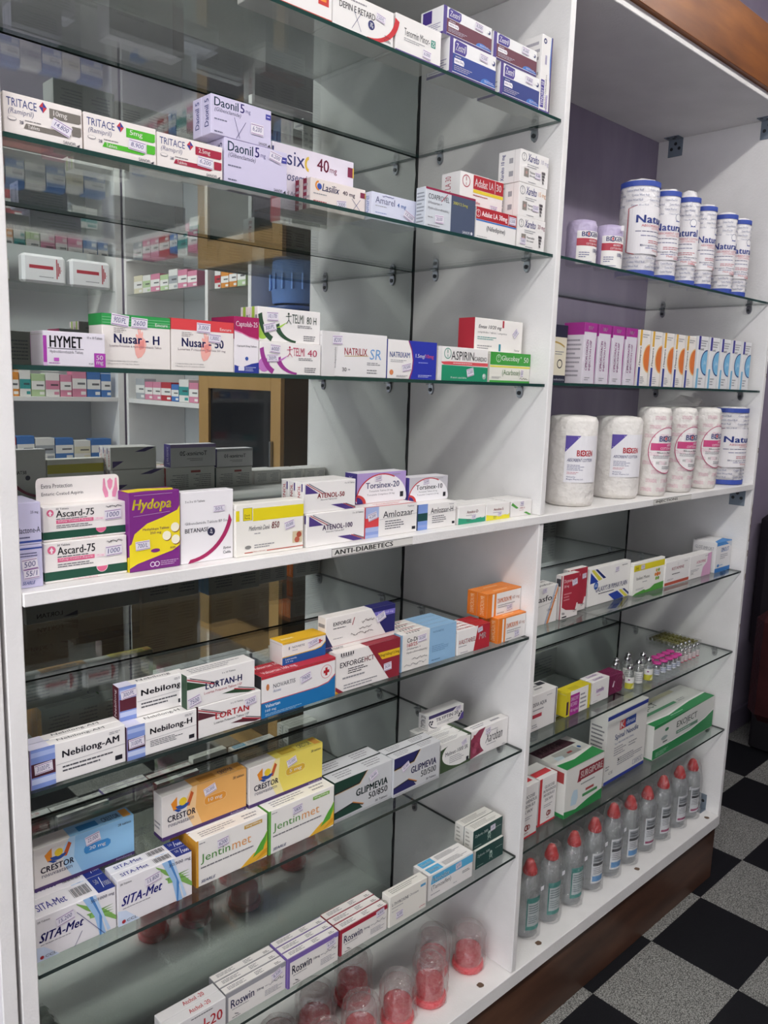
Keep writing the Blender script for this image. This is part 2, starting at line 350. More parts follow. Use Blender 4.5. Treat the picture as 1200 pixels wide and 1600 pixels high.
def bracket(name, corner, yc, up, par):                                # folded zinc angle plate with three screw holes a side
    x, z = corner; b = MB(); s = 1 if up else -1; hw = .0225
    b.box(x-.0022, yc-hw, min(z, z+s*.05), x, yc+hw, max(z, z+s*.05), BRKT, .0007)
    b.box(x-.034, yc-hw, min(z, z+s*.0022), x, yc+hw, max(z, z+s*.0022), BRKT, .0007)
    for (dy, dz) in ((-.012, .028), (.012, .028), (0, .014)):
        b.tube((x-.0021, yc+dy, z+s*dz), (x-.0027, yc+dy, z+s*dz), .0048, DARKM, 12)
        b.tube((x-dz, yc+dy, z+s*.0021), (x-dz, yc+dy, z+s*.0027), .0048, DARKM, 12)
    b.build(name, par)
bracket('corner_bracket', (XR, ZT), .325, False, pr); bracket('corner_bracket', (XR, ZT), .055, False, pr)
bracket('corner_bracket', (XR, 0), .062, True, pr); bracket('corner_bracket', (XR, Z4-T4), .04, False, pr)
b = MB()
for (x, y) in ((1.127, .02), (1.572, .02), (1.978, .016), (.922, .023), (.5, .02)):
    r_ = random.Random(int(x*100)); b.poly([(x+(.0065+.003*r_.random())*math.cos(a*.4488), y+(.006+.002*r_.random())*math.sin(a*.4488), .0004) for a in range(14)], mat('#6b5646', .7))
o = b.build('screw_hole', bs); tag(o, 'chipped brown screw holes'); o['kind'] = 'stuff'
b = MB(); r_ = random.Random(5)
for (z, hh) in ((.93, .07), (.88, .05), (.82, .018), (.60, .012), (1.12, .014), (1.33, .012), (.45, .008), (.75, .02)):
    b.poly([(XR+.009+.004*r_.random()*(1 if k % 2 else .3), -.0005, z-hh/2+hh*k/5) for k in range(6)]+[(XE-.0015, -.0005, z+hh/2-hh*k/5) for k in range(6)], mat('#8d7f6c', .8))
o = b.build('paint_chip', pr); tag(o, 'chipped bare edge of the panel'); o['kind'] = 'stuff'
def strip_label(x0, x1, z0, z1, dz, txt, tu, lab):
    b = MB(); W_ = x1-x0; H_ = z1-z0
    printing(b, [R(0, 0, 1, 1, '#dedcd6'), R(0, .9, 1, .96, '#444444'), R(0, .03, 1, .08, '#444444'), R(0, 0, .004, 1, '#444444'), T(txt, tu[0], .22, tu[1], .8, '#161616', 2)], lambda u, v, e: (x0+u*W_, -.0034-e, z0+v*H_+dz*u), W_, H_)
    tag(b.build('shelf_label', cs), lab)
strip_label(.459, .636, Z4-.0158, Z4-.0022, 0, 'ANTI-DIABETECS', (.03, .74), 'paper strip label in bold black capitals')
strip_label(1.448, 1.64, Z4-.0155, Z4-.002, 0, 'INJECTIONS', (.06, .62), 'paper strip label under clear tape')
# neighbouring unit, only its edge panel shows
nb = tag(empty('neighbour_unit', (-.033, 0, ZF)), 'white edge panel of the next shelving unit at far left', 'shelving unit')
b = MB(); b.box(-.010, 0, 0, .0078, D, ZT-ZF, WHITE, .0012); b.build('side_panel', nb)
# ------------------------------------------------------------------ glass shelves
def shelf_glass(name, x0, x1, z, label):
    b = MB(); y0, y1 = .007, D-.004; t = .0055
    b.grid([(x0, y0, z-t), (x1, y0, z-t), (x1, y1, z-t), (x0, y1, z-t), (x0, y0, z), (x1, y0, z), (x1, y1, z), (x0, y1, z)], [(0, 3, 2, 1), (4, 5, 6, 7)], GLASS)
    b.grid([(x0, y0, z-t), (x1, y0, z-t), (x1, y1, z-t), (x0, y1, z-t), (x0, y0, z), (x1, y0, z), (x1, y1, z), (x0, y1, z)], [(0, 1, 5, 4), (1, 2, 6, 5), (2, 3, 7, 6), (3, 0, 4, 7)], EDGE if z > 1.2 else EDGE2)
    tag(b.build(name), label, 'shelf', 'glass shelves of the unit')
for k, lb in (('S1', 'topmost glass shelf of the left bay'), ('S2', 'second glass shelf from the top in the left bay'), ('S3', 'glass shelf next above the white centre shelf, left bay'),
              ('S5', 'glass shelf next below the white centre shelf, left bay'), ('S6', 'second glass shelf below the white centre shelf, left bay'), ('S7', 'lowest glass shelf of the left bay, above the red cups')):
    shelf_glass('glass_shelf', .003, .9985, ZS[k], lb)
for k, lb in (('R1', 'topmost glass shelf of the right bay, under the cotton rolls'), ('R2', 'glass shelf under the row of upright syrup cartons, right bay'), ('R4', 'glass shelf next below the white centre shelf, right bay'),
              ('R5', 'glass shelf holding the small glass vials, right bay'), ('R6', 'lowest glass shelf of the right bay, above the bottles')):
    shelf_glass('glass_shelf', 1+T0+.0015, XR-.0015, ZS[k], lb)
# ------------------------------------------------------------------ ceiling battens
for i, (lx, ly, pw) in enumerate(LAMPS):
    t = tag(empty('ceiling_batten', (lx, ly, ZC)), ('white fluorescent batten on the ceiling at far left', 'white fluorescent batten on the ceiling before the left bay', 'white fluorescent batten on the ceiling before the right bay', 'white fluorescent batten on the ceiling near the right wall')[i], 'ceiling light', 'ceiling battens')
    b = MB(); b.box(-.58, -.105, -.05, .58, .105, 0, mat('#dddddb', .4), .004); b.build('housing', t)
    m = bpy.data.materials.get('lit_tube')
    if not m:
        m, nt, out = newmat('lit_tube'); e = N(nt, 'ShaderNodeEmission'); e.inputs[0].default_value = (1, .98, .95, 1); e.inputs[1].default_value = 32; nt.links.new(e.outputs[0], out.inputs[0])
    b = MB(); b.tube((-.54, 0, -.063), (.54, 0, -.063), .012, m, 10); b.build('tube', t)

for x, y, lb in ((1.24, -1.66, 'unlit white ceiling fitting seen in the mirror, left one'), (1.62, -1.50, 'unlit white ceiling fitting seen in the mirror, right one')):
    b = MB(); b.box(-.18, -.05, -.05, .18, .05, 0, mat('#e6e6e4', .4), .004); o = b.build('ceiling_fitting', None, (x, y, ZC)); tag(o, lb, 'ceiling light')
# ------------------------------------------------------------------ cartons: x, y, z, turn, width, depth, height, how many deep
B = {
'depin':(0.4535,0.0121,1.7709,-0.0100,0.1163,0.05,0.0496,1),
'tenormin':(0.5752,0.0121,1.7709,-0.0100,0.0984,0.05,0.0534,1),
'zest3':(0.6942,0.0119,1.7709,-0.0100,0.1150,0.05,0.0547,1),
'zest4':(0.8228,0.0118,1.7709,-0.0100,0.1094,0.05,0.0525,1),
'zest1':(0.6781,0.0129,1.8260,0.0007,0.1190,0.05,0.0417,1),
'zest2':(0.8022,0.0128,1.8238,-0.0069,0.1195,0.05,0.0425,1),
'tenoret':(0.9334,0.0107,1.7709,-0.0100,0.0306,0.04,0.1290,1),
'tri10':(0.0060,0.0127,1.5292,-0.0100,0.0852,0.06,0.0424,1),
'tri5':(0.0932,0.0125,1.5292,-0.0088,0.0891,0.05,0.0421,1),
'tri2':(0.1837,0.0127,1.5292,-0.0079,0.0917,0.05,0.0407,1),
'daolow':(0.2788,0.0128,1.5292,-0.0046,0.0995,0.022,0.0549,2),
'daoup':(0.2591,0.0129,1.5846,0.0040,0.0930,0.022,0.0478,2),
'lasixbig':(0.4076,0.0900,1.5292,-0.0100,0.1567,0.05,0.0924,1),
'lasilix':(0.4493,0.0511,1.5292,-0.0026,0.1082,0.018,0.0439,2),
'amarel':(0.5601,0.0386,1.5292,-0.0100,0.1094,0.02,0.0419,3),
'coap':(0.6534,0.0128,1.5292,-0.0100,0.1205,0.022,0.0620,1),
'adlow':(0.7786,0.0129,1.5292,-0.0052,0.1107,0.05,0.0518,2),
'adup':(0.7684,0.0433,1.5815,-0.0100,0.1153,0.045,0.0608,1),
'xlow':(0.8941,0.0127,1.5292,-0.0061,0.0825,0.05,0.0554,1),
'xmid':(0.8945,0.0140,1.5850,-0.0018,0.0811,0.05,0.0576,1),
'xtop':(0.8937,0.0140,1.6431,0.0093,0.0859,0.05,0.0562,1),
'hymet':(0.0451,0.0296,1.2847,-0.0001,0.0748,0.04,0.0404,1),
'nush':(0.1211,0.0397,1.2847,-0.0033,0.0919,0.04,0.0666,1),
'nus50':(0.2145,0.0399,1.2847,-0.0008,0.0957,0.04,0.0677,1),
'capt':(0.3114,0.0399,1.2847,-0.0013,0.0407,0.06,0.0773,1),
'tello':(0.3537,0.0402,1.2847,0.0004,0.1119,0.03,0.0460,2),
'telup':(0.3538,0.0450,1.3311,-0.0028,0.1132,0.022,0.0484,2),
'natri':(0.4678,0.0402,1.2847,-0.0011,0.1360,0.05,0.0681,1),
'natrx':(0.6057,0.0401,1.2847,-0.0030,0.1164,0.05,0.0636,1),
'aspi':(0.7287,0.0401,1.2847,-0.0040,0.1330,0.05,0.0592,1),
'gluc':(0.8750,0.0449,1.2847,-0.0045,0.1225,0.05,0.0564,1),
'eneas':(0.8369,0.0541,1.3414,-0.0100,0.1417,0.04,0.0601,1),
'ald1':(0.0010,0.0179,1.0246,-0.0011,0.0301,0.06,0.0515,1),
'asc1':(0.0353,0.0238,1.0246,0.0021,0.1046,0.06,0.0497,1),
'asc2':(0.0374,0.0300,1.0747,-0.0053,0.1049,0.06,0.0425,1),
'hyd':(0.1411,0.0191,1.0246,0.0046,0.0719,0.034,0.1040,1),
'beta':(0.2157,0.0222,1.0246,-0.0100,0.0821,0.02,0.0988,1),
'metf':(0.2991,0.0166,1.0246,-0.0100,0.1189,0.028,0.0764,1),
'at100':(0.4235,0.0145,1.0246,0.0089,0.1190,0.02,0.0518,3),
'at50':(0.4197,0.0192,1.0767,-0.0009,0.1049,0.018,0.0479,3),
'amlo':(0.5437,0.0175,1.0246,0.0077,0.1231,0.032,0.0511,2),
'tor20':(0.5558,0.0513,1.0761,0.0087,0.1142,0.03,0.0511,1),
'amloh':(0.6701,0.0214,1.0246,-0.0084,0.0996,0.03,0.0454,2),
'tor10':(0.6752,0.0481,1.0704,0.0000,0.0992,0.03,0.0432,1),
'amd':(0.7769,0.0202,1.0246,-0.0028,0.0765,0.02,0.0333,3),
'am5':(0.8546,0.0186,1.0246,-0.0081,0.0698,0.02,0.0313,3),
'cin':(0.9305,0.0195,1.0246,0.0023,0.0670,0.02,0.0314,3),
'nebam':(0.0055,0.0144,0.7711,-0.0025,0.1222,0.017,0.0518,2),
'nebh':(0.1288,0.0128,0.7711,-0.0100,0.1034,0.022,0.0472,2),
'neb':(0.1288,0.0341,0.8188,-0.0100,0.0986,0.018,0.0479,1),
'lort':(0.2353,0.0128,0.7711,-0.0076,0.1054,0.03,0.0474,2),
'lorth':(0.2184,0.0136,0.8190,-0.0002,0.1119,0.03,0.0485,1),
'vals':(0.3419,0.0131,0.7711,0.0100,0.1446,0.022,0.0662,2),
'letr':(0.3942,0.0326,0.8377,0.0048,0.0862,0.034,0.0358,1),
'exh':(0.4905,0.0177,0.7711,-0.0053,0.1443,0.045,0.0690,1),
'exf':(0.4808,0.0337,0.8405,-0.0070,0.1546,0.021,0.0570,1),
'cod':(0.6439,0.0228,0.7711,-0.0100,0.1427,0.0165,0.0686,4),
'vast':(0.7904,0.0197,0.7711,-0.0048,0.0939,0.0125,0.0490,4),
'dia1':(0.9078,0.0168,0.7711,0.0100,0.0897,0.025,0.0515,2),
'dia2':(0.8890,0.0326,0.8230,0.0096,0.1085,0.025,0.0490,2),
'sit1':(0.0084,0.0308,0.5247,-0.0078,0.1079,0.04,0.0618,2),
'sit2':(0.1180,0.0279,0.5247,-0.0100,0.1132,0.02,0.0691,2),
'cr20':(0.0287,0.0851,0.5869,-0.0100,0.1411,0.027,0.0621,1),
'jen1':(0.2429,0.0348,0.5247,-0.0085,0.1264,0.026,0.0752,3),
'jen2':(0.3726,0.0342,0.5247,0.0058,0.1349,0.03,0.0755,2),
'cr10':(0.2050,0.0658,0.6003,-0.0100,0.1445,0.026,0.0702,1),
'cr5':(0.3535,0.0614,0.6006,0.0061,0.1485,0.027,0.0682,1),
'gl85':(0.5122,0.0394,0.5247,0.0053,0.1369,0.035,0.0747,2),
'gl50':(0.6503,0.0361,0.5247,0.0030,0.1231,0.023,0.0756,2),
'melm':(0.7829,0.0434,0.5247,0.0051,0.0909,0.021,0.0601,4),
'tily':(0.8076,0.1010,0.5852,0.0100,0.1075,0.028,0.0326,1),
'xaro':(0.8766,0.0461,0.5247,0.0015,0.1209,0.022,0.0597,1),
'atch':(0.1825,0.0171,0.2811,-0.0013,0.1000,0.019,0.0514,2),
'ros20':(0.2846,0.0208,0.2811,-0.0100,0.1141,0.016,0.0511,3),
'ros10':(0.3999,0.0157,0.2811,-0.0100,0.1073,0.0165,0.0554,3),
'ros5':(0.5141,0.0182,0.2811,-0.0086,0.1122,0.018,0.0504,3),
'lthy':(0.6305,0.0151,0.2811,-0.0098,0.0976,0.022,0.0628,1),
'novo':(0.7407,0.0217,0.2811,-0.0100,0.1299,0.021,0.0552,2),
'zyl1':(0.8905,0.0295,0.2811,-0.0033,0.0912,0.025,0.0424,2),
'zyl2':(0.8856,0.0346,0.3239,0.0032,0.0963,0.025,0.0438,2),
'cream':(1.0279,0.0502,1.2884,0.0006,0.1000,0.05,0.1176,1),
'mag1':(1.1449,0.0303,1.2884,-0.0005,0.0431,0.05,0.1275,1),
'mag2':(1.2043,0.0303,1.2884,0.0006,0.0470,0.05,0.1236,1),
'mag3':(1.2586,0.0302,1.2884,0.0008,0.0464,0.05,0.1246,1),
'mag4':(1.3101,0.0302,1.2884,0.0008,0.0497,0.05,0.1241,1),
'lix1':(1.3677,0.0301,1.2884,-0.0007,0.0454,0.05,0.1249,1),
'lix5':(1.5896,0.0300,1.2884,0.0002,0.0590,0.05,0.1254,1),
'blu1':(1.6552,0.0300,1.2884,-0.0012,0.0590,0.05,0.1282,1),
'blu5':(1.9186,0.0298,1.2884,-0.0007,0.0684,0.05,0.1315,1),
'spas':(1.0491,0.0460,0.7678,0.0005,0.1000,0.02,0.0848,2),
'dicy':(1.1588,0.0427,0.7678,0.0046,0.0680,0.016,0.1009,1),
'dicy2':(1.2126,0.0613,0.7678,-0.0004,0.0745,0.016,0.1020,1),
'galax':(1.3004,0.0635,0.7678,-0.0100,0.1819,0.018,0.0921,1),
'isos':(1.4835,0.0518,0.7678,-0.0088,0.1530,0.012,0.0835,1),
'keta':(1.6377,0.0470,0.7678,-0.0028,0.1339,0.03,0.0661,1),
'atro':(1.7728,0.0458,0.7678,-0.0031,0.1265,0.03,0.0654,1),
'bluebox':(1.9163,0.0405,0.7678,-0.0033,0.0972,0.07,0.0882,1),
'dexa':(1.0729,0.0456,0.5239,-0.0002,0.1000,0.05,0.0847,1),
'diag':(1.2092,0.0435,0.5239,-0.0003,0.1000,0.03,0.0598,1),
'lome':(1.3233,0.0477,0.5239,-0.0035,0.0758,0.018,0.0559,2),
'maro':(1.4107,0.0520,0.5239,-0.0011,0.0599,0.02,0.0497,2),
'red1':(1.0180,0.0356,0.2784,-0.0006,0.0923,0.06,0.1264,1),
'red2':(1.1290,0.0457,0.2784,-0.0100,0.0665,0.06,0.1170,1),
'surg':(1.2051,0.0268,0.2784,-0.0100,0.1591,0.11,0.1233,1),
'spin':(1.4174,0.0521,0.2784,0.0025,0.2007,0.05,0.1880,1),
'exoj':(1.6456,0.0423,0.2784,-0.0055,0.3578,0.112,0.0995,1),
'redsq':(.3290,.0122,1.7709,-.01,.1225,.05,.0600,1),
}
K = '#1c1c22'; NV = '#2b2f6b'; GR = '#6b6a70'; RD = '#b3202e'
SP = {}
def zest(col, mg, short):
    return dict(c='#efeeee', f=[R(.0, 0, .07, 1, '#4c3a86'), R(.07, .1, 1, .6, col), P(arc(.8, .1, .13, .16, 0, 180), '#3f76c4'), P(arc(.9, .1, .1, .12, 0, 180), '#2f5fb0'), R(.07, .085, 1, .1, '#f4f2f2'), R(.07, 0, 1, .085, '#43326f'),
        P([(.1, .62), (.32, .62), (.35, .72), (.35, .95), (.13, .98), (.1, .9)], '#4a3c8e'), T('Zestril', .12, .7, .33, .9, '#f2f0f4', 1, 1), L(.12, .5, .3, .57, 1, '#c9c4cf'), P([(.1, .33), (.3, .33), (.31, .42), (.29, .48), (.1, .48)], '#f2eff2'), T(mg, .115, .36, .29, .45, '#43326f'), L(.1, .15, .5, .3, 3, '#b9b4c4'),
        Ci(.94, .78, .07, NV), Ci(.925, .8, .045, '#efeeee'), L(.75, .14, .97, .22, 2, '#c9cce4')], l=[R(0, 0, 1, .08, '#4c3a86'), R(.1, .5, .5, .95, '#4c3a86'), L(.1, .1, .9, .45, 5, '#8b86a8')], b=[R(0, .1, 1, .6, col)],
        st=[(.72, .8, .02, .011, -3, short)])
SP['depin'] = dict(f=[L(.1, .8, .75, .9, 1, '#8d8a90'), T('DEPIN E RETARD', .1, .55, .68, .72, K, 1), Ci(.62, .4, .13, NV), T('20', .6, .4, .64, .47, '#ffffff', 1), T('mg', .6, .33, .65, .39, '#ffffff'),
    Band(arc(.55, .9, .47, .85, 270, 360), arc(.55, .9, .55, .95, 270, 355), '#c8202c'), T('Zydus', .84, .2, .95, .28), T('Cadila', .84, .1, .95, .18), Ln((.3, .1), (.45, .6), .0006, NV), Ln((.45, .1), (.33, .6), .0006, NV)], st=[(.77, .68, .018, .01, -8, '120/L')], t=[R(0, .2, 1, .5, '#c24a52')])
SP['redsq'] = dict(f=[R(0, 0, 1, .05, '#c0392f'), R(.8, .3, .95, .62, '#c8302c'), R(.835, .38, .915, .54, '#e88a2a'), T('[2 mg]', .48, .42, .66, .52, '#7a6a66'), L(.1, .3, .6, .4, 1)], t=[R(0, 0, 1, 1, '#d8d4d0')])
SP['tenormin'] = dict(f=[R(0, 0, 1, .07, '#5b3f86'), T('Tenormin Minor-', .18, .5, .74, .7, K), R(.77, .48, .87, .68, '#2e8f7c'), T('25', .785, .51, .855, .65, '#ffffff', 1), L(.18, .36, .7, .46, 2)], st=[(.68, .22, .018, .012, -3, '6,000')], b=[T('Tenormin Minor-25', .1, .4, .9, .6, K)])
SP['zest3'] = zest('#28418f', 'tablets 20mg', '12,500'); SP['zest4'] = zest('#2b3a80', 'tablets 10mg', '9,800')
SP['zest1'] = zest('#6a3345', 'tablets 5mg', '8,500'); SP['zest2'] = zest('#6a3345', 'tablets 5mg', '8,500')
SP['tenoret'] = dict(f=[R(.08, .06, .4, .42, '#4b3f94'), TV('TENORET 50', .12, .08, .36, .4, '#f1eff5', 1), TV('Atenolol / Chlorthalidone', .46, .06, .62, .5, GR), R(.6, .03, .76, .24, '#b9aed0'), TV('tablets', .63, .06, .74, .22, '#55457c'), R(.9, 0, 1, 1, '#5a4470'), Band([(.86, 1), (.8, .7), (.86, .45), (.9, .4)], [(.9, 1), (.9, .8), (.9, .6), (.9, .4)], '#3f76c4'), Ring(.28, .92, .035, NV, .5), L(.35, .55, .6, .85, 1, '#a59ebb'), R(0, 0, 1, .03, '#5b4a90')], l=[L(.1, .05, .9, .95, 9, '#a9a5ae')])
def trit(mg, col):
    return dict(c='#ebe4df', f=[T('TRITACE', .04, .68, .41, .88, '#34407e'), P([(.44, .82), (.49, .95), (.54, .82), (.49, .68)], '#3a3f8e'), P([(.44, .82), (.49, .95), (.49, .82)], '#c43a40'), P([(.49, .82), (.54, .82), (.49, .68)], '#c43a40'), T('(Ramipril)', .05, .47, .38, .64, '#7d7c94', 0, 1),
        P([(.57, .6), (.95, .6), (.98, .64), (.98, .84), (.57, .84)], col), T(mg, .62, .64, .8, .81, '#f5f0ec', 1), L(.26, .37, .5, .43, 1, '#8a8787', 4), P([(.24, .2), (.8, .2), (.84, .26), (.84, .33), (.27, .33)], col), T('Tablets', .29, .22, .44, .31, '#f5f0ec', 1),
        P([(.86, .28), (.96, .28), (.98, .32), (.98, .52), (.86, .52)], col), P(arc(.1, .38, .055, .05, 0, 360, 18), '#77767e'), P(arc(.1, .385, .05, .04, 0, 360, 18), '#ebe4df'), T('28', .19, .29, .24, .37, '#55546a', 1), T('SANOFI', .74, .04, .9, .12, '#3b3b4a'), P([(.91, .04), (.96, .1), (.95, .02)], '#2c2c36')],
        st=[(.72, .42, .022, .012, -20 if mg == '10mg' else -4, {'10mg': '14,800', '5mg': '8,900', '2.5mg': '6,200'}[mg])], t=[Ln((.5, 0), (.5, .6), .0008, '#555555'), Ln((.57, 0), (.57, .6), .0008, '#555555'), Ln((.64, 0), (.64, .6), .0008, '#555555')], b=[R(.5, .55, 1, .85, col), T('TRITACE', .1, .3, .5, .55, '#34407e')])
SP['tri10'] = trit('10mg', '#77716a'); SP['tri5'] = trit('5mg', '#4fb52c'); SP['tri2'] = trit('2.5mg', '#a3233f')
def daon(n):
    return dict(c='#cfc9e2', f=[T('Daonil', .05, .72, .44, .94, '#3d5a72', 1), T('5', .47, .72, .54, .95, '#4a3f95', 1), T('mg', .56, .72, .64, .82, '#6d6a9a'), T('(Glibenclamide)', .05, .56, .5, .69, '#6a6a82', 0, 1), L(.05, .36, .36, .44, 1, '#7a7a92'), R(.9, .74, .99, .88, '#3f3f9a'), R(.92, .8, .97, .82, '#dcd8ee'), L(.05, .05, .25, .12, 1, '#6a6a82'), T('SANOFI', .78, .03, .92, .1, '#3b3b4a'), P([(.93, .03), (.97, .1), (.98, .02)], '#2c2c36')]+
        ([Ln((.37, .55), (.46, .05), .0006, '#3a3a70'), Ln((.56, .5), (.4, .02), .0006, '#3a3a70')] if n else []),
        l=[TV('Daonil 5', .3, .2, .75, .9, '#4a4f86', 1)], b=[L(.1, .2, .9, .8, 6, '#8c8aa4')], st=[((.75, .4, .02, .014, 0, '6,200') if n else (.8, .83, .02, .012, -12, '6,200'))])
SP['daolow'] = daon(0); SP['daoup'] = daon(1)
SP['lasixbig'] = dict(c='#e3dce8', f=[T('Lasix', .0, .7, .38, .93, NV), Band(arc(.43, .78, .05, .12, 90, 270), arc(.43, .78, .025, .07, 90, 270), '#d9b84a'), T('40', .53, .72, .68, .92, '#7d2446', 1), T('mg', .69, .71, .78, .8, '#7d2446'), T('(Furosemide)', .0, .42, .55, .6, '#3d3d70', 0, 1), T('IC and Antihypertensive', .05, .22, .6, .3, '#6a6a82'), R(.92, .74, .985, .9, '#7d2446'), R(.985, .74, 1, .9, '#d9b84a')], b=[R(.0, 0, .16, 1, '#8a3a5a'), R(.3, .4, .5, .7, '#f1eef2'), L(.55, .4, .95, .6, 2, '#55546a')])
SP['lasilix'] = dict(c='#eadfd9', f=[Band(arc(.14, .78, .06, .16, 90, 280), arc(.14, .78, .035, .1, 90, 280), '#e08a2a'), Ci(.155, .76, .1, '#3a55a8'), T('Lasilix', .2, .64, .52, .88, '#2f3466', 1, 1), T('40 mg', .57, .62, .8, .8, '#3b2a48', 1), L(.05, .48, .4, .56, 1), L(.05, .24, .4, .32, 1, '#b0565c'), R(.9, .7, .985, .88, '#7d2446'), R(.985, .7, 1, .88, '#d9b84a'), Ln((.72, .1), (.9, .62), .0007, '#4a4a80'), Ln((.92, .2), (.74, .6), .0007, '#4a4a80')], l=[R(.0, 0, .5, 1, '#8d2c46'), L(.1, .1, .9, .9, 4, '#b9aeb4')], st=[(.55, .32, .019, .012, 6, '2000')])
SP['amarel'] = dict(c='#d8dbec', f=[T('Amarel', .07, .62, .45, .86, '#5a5a80'), Sq(.2, .86, .42, .97, '#5a5a90', 3), T('4 mg', .5, .58, .68, .78, '#4a78c4', 1), L(.07, .5, .4, .56, 1), L(.07, .26, .4, .32, 1, '#7a90c4'), R(.88, .5, .99, .74, '#2f55a8'), R(.91, .6, .96, .63, '#e6e6f2'), T('SANOFI', .78, .04, .92, .11, '#3b3b4a')], l=[TV('Amarel', .3, .2, .7, .85, '#6a7fb8')], st=[(.74, .38, .024, .012, -22, '13,200')])
SP['coap'] = dict(c='#cdd2d8', f=[R(.5, 0, 1, .95, '#47526a'), R(0, .945, 1, 1, '#8e1f44'), T('COAPROVEL', .05, .72, .46, .85, '#23232c'), Ln((.3, .7), (.42, .92), .0012, '#a5304a'), T('(Irbesartan +', .05, .58, .32, .67, GR), T('Hydrochlorothiazide)', .05, .44, .46, .53, GR), L(.05, .24, .2, .3, 1), T('300/12.5mg', .54, .7, .84, .8, '#d8d45a', 1), T('SANOFI', .75, .03, .9, .1, '#e8e8ee'), Ci(.94, .07, .04, '#e8e8ee'), L(.05, .04, .4, .1, 1)], l=[L(.1, .1, .9, .9, 9, '#8f949c')], st=[(.27, .25, .02, .013, 3, '28,000')])
def cross(u, v, r, c): return [Ring(u, v, r, c, .16), T('B', u-.012, v+.01, u+.012, v+r*.7, c, 1), T('A', u-.012, v-r*.7, u+.012, v-.02, c, 1)]
SP['adup'] = dict(f=cross(.13, .76, .17, '#a8384a')+[R(.29, .6, 1, .98, '#b0222e'), T('Adalat', .32, .68, .62, .9, '#f6eeee', 1), T('LA', .66, .7, .76, .9, '#f6eeee', 1), R(.795, .62, .805, .96, '#f6eeee'), T('30', .83, .7, .95, .9, '#f6eeee', 1), R(.29, .5, 1, .59, '#e8d038'), L(.29, .4, .8, .47, 1, '#b0565c'), T('30 tablets', .29, .2, .46, .28, '#a8384a')], l=[TV('Adalat LA 30', .2, .1, .5, .9, '#a8384a')], st=[(.78, .17, .02, .012, 0, '3,500')])
SP['adlow'] = dict(f=[R(0, .62, 1, 1, '#b0222e')]+cross(.05, .8, .12, '#f0dada')+[T('Adalat LA 30mg', .13, .68, .76, .9, '#f6eeee', 2), R(0, .565, 1, .61, '#3f78c4'), R(.785, .64, .795, .98, '#f6eeee'), T('(Nifedipine)', .26, .26, .72, .46, '#33333b'), L(.03, .06, .4, .1, 1)], t=[R(0, 0, 1, 1, '#b0222e')], st=[(.89, .8, .019, .014, 0, '3,500')])
def xar(mg, col):
    return dict(f=cross(.12, .78, .13, '#77777c')+[T('Xarelto', .24, .68, .66, .92, '#3b3a8c', 1, 1), T(mg, .72, .68, .98, .86, col), L(.24, .5, .7, .62, 2, '#9a9aa0'), R(.14, .2, .3, .46, '#8d8780'), Ci(.22, .33, .05, '#b8928a'), T('Rivaroxaban', .34, .34, .62, .41, '#46464e'), T('film coated', .34, .24, .58, .3, '#46464e'), L(.3, .04, .7, .1, 1)]+[Ln((.76+.025*k+.01*j, .5-.1*j), (.775+.025*k+.01*j, .42-.1*j), .0016, '#3a3038') for j in range(4) for k in range(5-j)],
        l=[TV('Xarelto '+mg, .12, .1, .32, .9, '#3b3a8c', 1), L(.5, .1, .7, .9, 2, '#9a9aa0'), Ln((.75, 0), (.75, 1), .0006, '#c4c0bb')], st=[(.62, .32, .018, .011, 0, '9,500')] if mg != '20 mg' else [(.2, .22, .016, .011, 0, '9,800')])
SP['xtop'] = xar('10 mg', '#a8a4b8'); SP['xmid'] = xar('15 mg', '#d0935a'); SP['xlow'] = xar('20 mg', '#7d2f48')
SP['hymet'] = dict(c='#e4dfe8', f=[R(0, .1, .055, .86, '#a83fa8'), R(0, 0, .055, .1, '#d9b8dc'), T('HYMET', .1, .54, .62, .87, K, 2), R(.07, .5, .64, .515, K), T('Hydrochlorothiazide Tablets', .1, .35, .63, .46, GR), R(.81, 0, 1, .42, '#a83fa8'), T('50', .845, .22, .96, .36, '#f4eef4', 1), T('mg', .845, .05, .96, .18, '#f4eef4', 1), T('10 x 10 Tablets', .7, .83, .95, .9, '#44444c'), R(.16, .14, .24, .24, '#c25fc0'), L(.08, .06, .34, .12, 1, '#b06ab4'), T('POM', .72, .07, .79, .12, K)],
    b=[T('HYMET', .4, .5, .8, .8, K, 1), R(.9, .1, 1, .9, '#a83fa8'), L(.1, .2, .6, .4, 2)])
heart = [(.5, .2), (.56, .23), (.61, .33), (.63, .45), (.62, .55), (.58, .6), (.585, .68), (.57, .72), (.555, .66), (.55, .74), (.535, .75), (.535, .67), (.52, .76), (.505, .74), (.515, .64), (.48, .66), (.475, .61), (.5, .58), (.465, .52), (.455, .4), (.47, .27)]
def nus(nm, col, sub, st, stripes=0):
    ops = [R(0, .79, 1, 1, col)]+[R(0, .83+.05*k, 1, .838+.05*k, '#8fc79c') for k in range(3) if stripes]+[T('Emcure', .77, .82, .96, .88, '#f4f0ee', 1), P(heart, '#efb0a6'), P([(.5, .5), (.6, .56), (.6, .4), (.53, .36)], '#e58f88'), T(nm, .16, .47, .83, .64, NV, 2), T(sub, .1, .385, .86, .44, '#7d6b74'), L(.16, .66, .36, .76, 3, '#a09a98', 7), T('1 Composite blister strip of 3 x 10 tablets', .06, .12, .5, .15, '#55555b'), T('1 Plaquette de 3 x 10 comprimes chacune', .06, .07, .52, .1, '#55555b')]
    return dict(c='#ebe5e0', f=ops, t=[R(0, 0, 1, 1, col)], l=[R(0, .79, 1, 1, col)], st=st)
